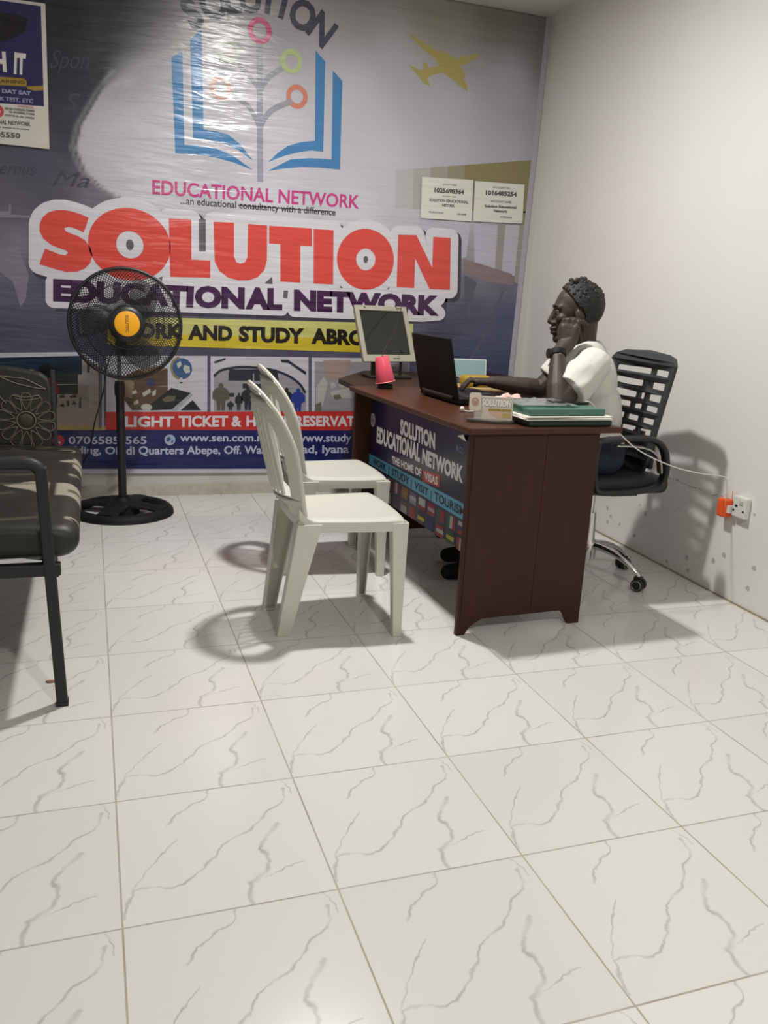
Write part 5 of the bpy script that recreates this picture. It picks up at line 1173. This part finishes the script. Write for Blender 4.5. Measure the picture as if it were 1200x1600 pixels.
# pile of folders and papers by the near edge
def flat(name, label, cat, cx_, cy_, w, d, z0, h, m, rz, bev=.002):
    bm = BM(); add_box(bm, (cx_, cy_, z0+h/2), (w, d, h)); bmesh.ops.rotate(bm, cent=(cx_, cy_, 0), matrix=Matrix.Rotation(rz, 3, 'Z'), verts=bm.verts)
    o = obj(name, bm, m, None, bevel=bev); tag(o, label, cat); return o
z = DT
flat('folder', 'dark green folder at the bottom of the paper pile', 'folder', 1.585, 1.318, .345, .235, z, .022, M['darkgreen'], .03, .006); z += .022
bm = BM()
for k in range(7):
    c_ = (1.575+random.uniform(-.008, .008), 1.312+random.uniform(-.006, .006), z+.0013+k*.0019); vv = add_box(bm, c_, (.350, .240, .0016), Matrix.Rotation(random.uniform(-.05, .05)+.02, 3, 'Z'))
o = obj('paper_sheaf', bm, M['paper'], None); tag(o, 'sheaf of white papers between the two green folders', 'papers'); o['kind'] = 'stuff'; z += .0140
flat('folder', 'teal green folder on top of the white papers', 'folder', 1.572, 1.325, .318, .225, z, .024, M['teal'], .05, .004); z += .024
bm = BM(); n_ = 14
gr = [[bm.verts.new((1.41+.24*i/n_, 1.255+.20*j/n_, z+.004+.010*max(0, noise.noise(Vector((i*.5, j*.4, 1))))+.003)) for j in range(n_+1)] for i in range(n_+1)]
for i in range(n_):
    for j in range(n_): bm.faces.new((gr[i][j], gr[i+1][j], gr[i+1][j+1], gr[i][j+1]))
o = obj('plastic_sleeve', bm, M['clear'], None, True); s_ = o.modifiers.new('t', 'SOLIDIFY'); s_.thickness = .0012; tag(o, 'crinkled clear plastic sleeve on the teal folder', 'sleeve')
PZ = z
ph = thing('phone', 'black phone lying on the teal folder by the elbow', 'phone', (1.655, 1.362, PZ), .06)
bm = BM(); add_box(bm, (0, 0, .005), (.155, .075, .009)); obj('body', bm, M['blackmatte'], ph, bevel=.003, seg=3)
bm = BM(); add_box(bm, (0, 0, .0098), (.148, .069, .0008)); obj('screen', bm, M['screenoff'], ph)

# charger, socket and cable on the right wall
def wallp(y, z, d): return (xr(y)-d, y, z)
wa = atan2(.034, 1.0)
so = thing('wall_socket', 'white double wall socket box low on the right wall', 'socket', wallp(1.288, .409, 0), -wa)
bm = BM(); add_box(bm, (-.014, 0, 0), (.028, .076, .088)); obj('box', bm, M['white'], so, bevel=.006, seg=3)
for dy, dz, w in ((.018, .004, .014), (.034, -.016, .008), (-.036, -.012, .008)):
    bm = BM(); add_box(bm, (-.0285, dy*.8, dz), (.003, w, .008)); obj('pin_hole', bm, M['black'], so)
bm = BM(); add_box(bm, (-.0295, -.012, .022), (.005, .018, .016)); obj('switch', bm, mat('grey_switch', rgb(190, 188, 180), .4), so, bevel=.001)
cg = thing('charger', 'orange charger block with a white cable plug by the socket', 'charger', wallp(1.372, .388, 0), -wa)
bm = BM(); add_box(bm, (-.026, 0, 0), (.044, .052, .078)); obj('body', bm, M['orange'], cg, True, bevel=.009, seg=4)
bm = BM(); add_box(bm, (-.022, -.026, .0), (.028, .03, .03)); obj('side_pin', bm, M['white'], cg)
bm = BM(); add_box(bm, (-.028, .0, .050), (.010, .016, .026)); obj('cable_plug', bm, M['white'], cg, bevel=.002)
e0 = (1.735, 1.372, PZ+.005); w0 = wallp(1.372, .465, .028)
bm = BM(); pts = [e0, (1.765, 1.37, PZ+.004), (1.815, 1.36, .772), (1.87, 1.345, .725), (1.96, 1.335, .655), (2.07, 1.345, .605), (2.20, 1.36, .562), (2.33, 1.372, .535), (2.43, 1.378, .522), (2.462, 1.376, .508), w0, (w0[0], w0[1], .452)]
add_tube(bm, smooth_path(pts, 6), .0024, 8); o = obj('charging_cable', bm, M['white'], None, True); tag(o, 'thin white charging cable from the phone to the orange charger', 'cable')

# scrap on the floor by the bench leg
bm = BM(); add_prism(bm, [(-.182, 1.098), (-.172, 1.090), (-.155, 1.090), (-.148, 1.095), (-.158, 1.102), (-.172, 1.103)], 0, .004, lambda u, v, h: (u, v, h+.001)); bmesh.ops.recalc_face_normals(bm, faces=bm.faces)
o = obj('floor_scrap', bm, M['leaf'], None); tag(o, 'tiny brown scrap on the floor beside the bench leg', 'scrap')

# ================================================================== the person at the desk
per = thing('person', 'person in a white short sleeved shirt resting cheek on hand at the desk', 'person', (2.02, 1.69, 0))
PO = Vector((2.02, 1.69, 0))
def L3(p): return Vector(p)-PO
F = Vector((-.925, .38, 0)).normalized(); LF = Vector((-F.y, F.x, 0))      # facing and the person's left
if LF.y > 0: LF = -LF
HCn = Vector((1.877, 1.732, 1.143))
pitch = radians(8)
HF = (F*cos(pitch)-Vector((0, 0, 1))*sin(pitch)).normalized(); HU = LF.cross(HF); HU = HU if HU.z > 0 else -HU
HM = Matrix((HF, LF, HU)).transposed()
def hp(f, s, u): return L3(HCn+HF*f+LF*s+HU*u)
bm = BM()
def he(f, s, u, rf, rs, ru): add_ell(bm, hp(f, s, u), (rf, rs, ru), HM)
he(-.014, 0, .034, .094, .074, .084); he(.026, 0, .012, .062, .066, .080); he(.030, 0, -.028, .058, .060, .070)
he(.038, 0, -.068, .046, .048, .040); he(.074, 0, -.096, .023, .024, .021); he(.000, 0, -.055, .05, .055, .05)
for s in (1, -1):
    he(.058, s*.040, -.014, .026, .024, .022); he(-.008, s*.072, -.012, .020, .010, .030); he(-.004, s*.073, -.038, .010, .007, .010)
    add_cap(bm, hp(.076, s*.012, .030), .013, hp(.066, s*.046, .030), .011)
    he(.091, s*.015, -.030, .012, .010, .009)
    add_cap(bm, hp(.02, s*.048, -.07), .022, hp(.062, s*.016, -.096), .018)
add_cap(bm, hp(.082, 0, .018), .0095, hp(.104, 0, -.022), .0125)
he(.102, 0, -.026, .013, .012, .010)
he(.090, 0, -.052, .018, .026, .0105); he(.089, 0, -.069, .017, .024, .0115)
# neck, trunk, legs
add_chain(bm, [tuple(hp(-.035, 0, -.03))+(.058,), tuple(L3((1.915, 1.715, 1.02)))+(.056,), tuple(L3((1.935, 1.712, .95)))+(.062,)])
add_ell(bm, L3((1.955, 1.70, .86)), (.095, .150, .13), Matrix.Rotation(atan2(F.y, F.x), 3, 'Z')); add_ell(bm, L3((1.995, 1.69, .68)), (.100, .140, .16), Matrix.Rotation(atan2(F.y, F.x), 3, 'Z'))
add_ell(bm, L3((2.01, 1.69, .585)), (.120, .155, .095), Matrix.Rotation(atan2(F.y, F.x), 3, 'Z'))
SL = Vector((1.885, 1.565, .945)); SR = Vector((1.985, 1.868, .955))
EL = Vector((1.683, 1.478, .868)) ; WRL = Vector((1.737, 1.600, .985))
EL = Vector((1.690, 1.482, .872)); 
E_L = (1.688, 1.478, .872)
EB = Vector((1.692, 1.470, PZ-.02+.045))
for a in (SL, SR): add_cap(bm, L3(a), .056, L3((1.94, 1.712, .97)), .06)
# left arm up to the cheek
EB = Vector((1.694, 1.486, .806))
add_chain(bm, [tuple(L3(SL))+(.054,), tuple(L3(SL.lerp(EB, .5)))+(.049,), tuple(L3(EB))+(.043,)])
add_chain(bm, [tuple(L3(EB))+(.043,), tuple(L3(EB.lerp(WRL, .28)))+(.046,), tuple(L3(EB.lerp(WRL, .7)))+(.035,), tuple(L3(WRL))+(.028,)])
# hand: v to the right in the view, u up, n towards the cheek
v_ = Vector((.857, -.516, 0)); n_v = Vector((.516, .857, 0)); u_ = Vector((0, 0, 1))
HB = Vector((1.797, 1.634, 1.060))
def hd(a, b, c): return L3(HB+v_*a+n_v*b+u_*c)
add_chain(bm, [tuple(L3(WRL))+(.027,), tuple(hd(-.012, 0, -.035))+(.027,), tuple(hd(-.020, .006, .026))+(.021,)])
add_chain(bm, [tuple(L3(WRL))+(.027,), tuple(hd(.010, 0, -.030))+(.027,), tuple(hd(.026, .006, .024))+(.020,)])
add_cap(bm, hd(-.020, .006, .026), .020, hd(.028, .006, .022), .018); add_ell(bm, hd(.002, .004, -.01), (.036, .024, .045), Matrix((v_, n_v, u_)).transposed())
for k, (a, ln) in enumerate(((-.029, .050), (-.0095, .056), (.010, .052), (.0285, .042))):   # index to little finger, bent at the cheek
    p0 = hd(a, .004, .028); p1 = hd(a+.006, .004, .028+ln*.55); p2 = hd(a+.024, .020, .028+ln*.62); p3 = hd(a+.040, .026, .028+ln*.30)
    add_chain(bm, [tuple(p0)+(.0098,), tuple(p1)+(.0090,), tuple(p2)+(.0084,), tuple(p3)+(.0074,)], 10)
add_chain(bm, [tuple(hd(-.020, .004, -.030))+(.016,), tuple(hd(-.034, .012, .000))+(.0120,), tuple(hd(-.034, .022, .028))+(.0100,), tuple(hd(-.026, .030, .048))+(.0085,)], 10)
# right arm along the desk to the keyboard
ER = Vector((1.845, 1.905, .812)); WRR = Vector((1.632, 1.948, .832)); KN = Vector((1.565, 1.972, .832))
add_chain(bm, [tuple(L3(SR))+(.052,), tuple(L3(SR.lerp(ER, .5)))+(.047,), tuple(L3(ER))+(.041,)])
add_chain(bm, [tuple(L3(ER))+(.041,), tuple(L3(ER.lerp(WRR, .3)))+(.041,), tuple(L3(WRR))+(.027,)])
d_ = (KN-WRR).normalized(); sd = Vector((-d_.y, d_.x, 0)).normalized()     # towards the little or index side
for a in (-.026, -.009, .009, .026): add_chain(bm, [tuple(L3(WRR+sd*a*.5))+(.018,), tuple(L3(KN+sd*a))+(.0145,)], 10)
KZ = DT+.0315
for a, ln in ((-.030, .038), (-.011, .047), (.009, .050), (.028, .044)):
    b0 = KN+sd*a; b1 = b0+d_*ln*.62+sd*a*.2+Vector((0, 0, .006)); b2 = b0+d_*ln*1.15+sd*a*.3; b2.z = KZ+.022; b3 = b0+d_*ln*1.35+sd*a*.35; b3.z = KZ+.007
    add_chain(bm, [tuple(L3(b0))+(.0100,), tuple(L3(b1))+(.0090,), tuple(L3(b2))+(.0088,), tuple(L3(b3))+(.0072,)], 10)
tb = WRR+sd*-.022
add_chain(bm, [tuple(L3(tb+d_*.01))+(.015,), tuple(L3(tb+d_*.045-sd*.022+Vector((0, 0, -.010))))+(.0115,), tuple(L3(tb+d_*.072-sd*.026+Vector((0, 0, -.022))))+(.0085,)], 10)
# legs under the desk
HL, HR = Vector((1.985, 1.575, .575)), Vector((2.03, 1.785, .575))
KL, KR = Vector((1.63, 1.66, .545)), Vector((1.66, 1.92, .545)); AL, AR = Vector((1.553, 1.735, .09)), Vector((1.645, 1.965, .09))
for h, k, a in ((HL, KL, AL), (HR, KR, AR)):
    add_chain(bm, [tuple(L3(h))+(.078,), tuple(L3(k))+(.055,)]); add_chain(bm, [tuple(L3(k))+(.055,), tuple(L3(k.lerp(a, .35)))+(.052,), tuple(L3(a))+(.034,)])
body = link('body', remesh(bm, .0034, 4, .5), M['skin'], per, True)
# eyes, lips
for s in (1, -1):
    bm = BM(); add_ell(bm, hp(.0715, s*.031, .010), (.0115, .0125, .0085), HM); e = obj('eye', bm, M['eye'], body, True)
    bm = BM(); add_ell(bm, hp(.0800, s*.031, .0085), (.0035, .0058, .0058), HM); obj('iris', bm, M['iris'], e, True)
    bm = BM(); add_ell(bm, hp(.0725, s*.031, .0150), (.0135, .0155, .0072), HM); obj('eyelid', bm, M['skin'], body, True)
    bm = BM(); add_chain(bm, [tuple(hp(.087, s*.014, .034))+(.003,), tuple(hp(.084, s*.032, .040))+(.0034,), tuple(hp(.070, s*.050, .034))+(.0022,)], 8); obj('eyebrow', bm, M['hair'], body, True)
# hair: short, tightly curled, with a soft uneven outline
bm = BM(); bmesh.ops.create_icosphere(bm, subdivisions=5, radius=1)
dele = []
for v in bm.verts:
    p = v.co.copy(); f, s, u = p.x, p.y, p.z
    b = noise.noise(p*9)*.5+.5; b2 = abs(noise.noise(Vector((f*3, s*14, u*3))))
    r = 1.0+.030*b+.035*b2
    v.co = hp(-.018+f*.102*r, s*.083*r, .030+u*.099*r)
    lim = -.08+(u+.35)*.66 if u > -.35 else -.08      # hairline, from the brow back to the ear
    lim += .05*noise.noise(p*6)
    if f > lim or u < -.92: dele.append(v)
bmesh.ops.delete(bm, geom=dele, context='VERTS')
hr = obj('hair', bm, M['hair'], body, True); s_ = hr.modifiers.new('t', 'SOLIDIFY'); s_.thickness = .014; s_.offset = -1
bm = BM(); rnd = random.Random(5)
for k in range(190):
    a = rnd.uniform(0, 2*pi); b = rnd.uniform(.05, 1.35); f, s, u = cos(a)*sin(b), sin(a)*sin(b), cos(b)
    if f > -.12+(u+.35)*.64: continue
    r = rnd.uniform(.0045, .0085); add_ell(bm, hp(-.018+f*.102, s*.083, .030+u*.099), (r, r, r), None, 8, 6)
for f, s in ((-.03, 0), (-.01, .015), (-.045, -.01), (.01, -.01), (-.02, -.03), (.0, .035)):
    add_ell(bm, hp(f, s, .134-abs(s)*.2), (.011, .011, .011), None, 10, 8)
obj('hair_curls', bm, M['hair'], hr, True)
# shirt: trunk, two short sleeves, collar and placket
bm = BM(); RZ = Matrix.Rotation(atan2(F.y, F.x), 3, 'Z')
add_ell(bm, L3((1.955, 1.702, .865)), (.118, .172, .155), RZ); add_ell(bm, L3((1.985, 1.692, .735)), (.124, .165, .16), RZ); add_ell(bm, L3((2.00, 1.690, .620)), (.132, .172, .075), RZ)
for a in (SL, SR): add_cap(bm, L3(a), .068, L3((1.935, 1.712, .965)), .066)
add_cap(bm, L3((1.93, 1.712, .985)), .066, L3((1.922, 1.714, 1.005)), .060)
def sleeve(a, e, t, r0, r1):
    q = a.lerp(e, t); add_cap(bm, L3(a), r0, L3(a.lerp(e, t*.5)), (r0+r1)/2+.004)
    d = (e-a).normalized(); rings = add_tube(bm, [L3(a.lerp(e, t*.35)), L3(a.lerp(e, t*.7)), L3(q)], [(r0+r1)/2+.006, r1+.003, r1], 20)
sleeve(SL, EB, .73, .070, .074); sleeve(SR, ER, .72, .068, .068)
sm = remesh(bm, .0055, 6, .5)
for v in sm.vertices:   # cloth folds
    p = v.co; n_ = v.normal
    w = .0060*noise.noise(Vector((p.x*9, p.y*9, p.z*16)))+.0055*sin((p.x*.8+p.y*.4-p.z)*70+3*noise.noise(p*6))*max(0, noise.noise(p*7+Vector((4, 4, 4)))+.25)
    v.co = p+n_*w
shirt = link('shirt', sm, M['shirt'], per, True)
# collar: band round the neck folded outward
bm = BM(); n_ = 36; rows = []
NC = Vector((1.922, 1.714, 1.0)); 
for i in range(n_+1):
    a = radians(28)+(2*pi-radians(56))*i/n_; ca, sa = cos(a), sin(a)
    front = max(0, ca); di = F*ca+LF*sa
    drop = .034*front
    pt = .030*max(0, cos(a))**2
    top = NC+di*(.063+.010*front)+Vector((0, 0, .034-drop)); mid = NC+di*(.074+.018*front)+Vector((0, 0, .036-drop*1.1)); low = NC+di*(.106+.040*front+pt*.8)+Vector((0, 0, -.022-drop*1.25-pt*1.6))
    rows.append([bm.verts.new(L3(q)) for q in (top-Vector((0, 0, .03)), top, mid, low)])
for a, b in zip(rows, rows[1:]):
    for j in range(3): bm.faces.new((a[j], b[j], b[j+1], a[j+1]))
o = obj('collar', bm, M['shirt'], shirt, True); s_ = o.modifiers.new('t', 'SOLIDIFY'); s_.thickness = .004; s_ = o.modifiers.new('s', 'SUBSURF'); s_.levels = 1; s_.render_levels = 1
bm = BM(); c0 = NC+F*.098+Vector((0, 0, -.045))
pts = [L3(c0), L3(NC+F*.120+Vector((0, 0, -.10))), L3(NC+F*.118+Vector((0, 0, -.18)))]
add_tube(bm, smooth_path(pts, 4), .016, 8, flat=(.25, 1)); obj('placket', bm, M['shirt'], shirt, True)
# trousers and shoes
bm = BM(); add_ell(bm, L3((2.01, 1.69, .585)), (.136, .172, .090), RZ)
for h, k, a in ((HL, KL, AL), (HR, KR, AR)):
    add_chain(bm, [tuple(L3(h))+(.090,), tuple(L3(k))+(.066,)]); add_chain(bm, [tuple(L3(k))+(.066,), tuple(L3(k.lerp(a, .4)))+(.060,), tuple(L3(a+Vector((0, 0, .02))))+(.050,)])
link('trousers', remesh(bm, .007, 5), M['jean'], per, True)
for a in (AL, AR):
    bm = BM(); fd = Vector((-.55, .10, 0)).normalized()
    add_chain(bm, [tuple(L3(a+Vector((.03, 0, -.035))))+(.040,), tuple(L3(a+fd*.06+Vector((0, 0, -.045))))+(.040,), tuple(L3(a+fd*.15+Vector((0, 0, -.055))))+(.033,)])
    mm = remesh(bm, .005, 4)
    for v in mm.vertices: v.co.z = max(v.co.z, .002)
    link('shoe', mm, M['blackmatte'], per, True)
# wristwatch
wd_ = (HB-WRL).normalized(); wt = Matrix.Translation(L3(WRL+(WRL-EB).normalized()*.0)) @ Vector((0, 0, 1)).rotation_difference((WRL-EB).normalized()).to_matrix().to_4x4()
bm = BM(); add_lathe(bm, [(.0315, -.011), (.0335, -.011), (.0335, .011), (.0315, .011), (.0315, -.011)], 28, wt); wa_ = obj('wristwatch', bm, M['blackmatte'], per, True, angle=40)
vv = -v_*.9-n_v*.44
bm = BM(); mt = Matrix.Translation(L3(WRL)+vv.normalized()*.036) @ Vector((0, 0, 1)).rotation_difference(vv).to_matrix().to_4x4(); add_lathe(bm, [(0, -.004), (.019, -.004), (.020, 0), (.019, .006), (0, .007)], 24, mt); obj('watch_case', bm, M['black'], wa_, True, angle=40)
bm = BM(); vb = (v_*.3-n_v).normalized(); mt = Matrix.Translation(L3(WRL)+vb*.0335) @ Vector((0, 0, 1)).rotation_difference(vb).to_matrix().to_4x4(); add_lathe(bm, [(.003, 0), (.006, 0), (.006, .0025), (.003, .0025), (.003, 0)], 16, mt); obj('buckle', bm, M['steel'], wa_, True)
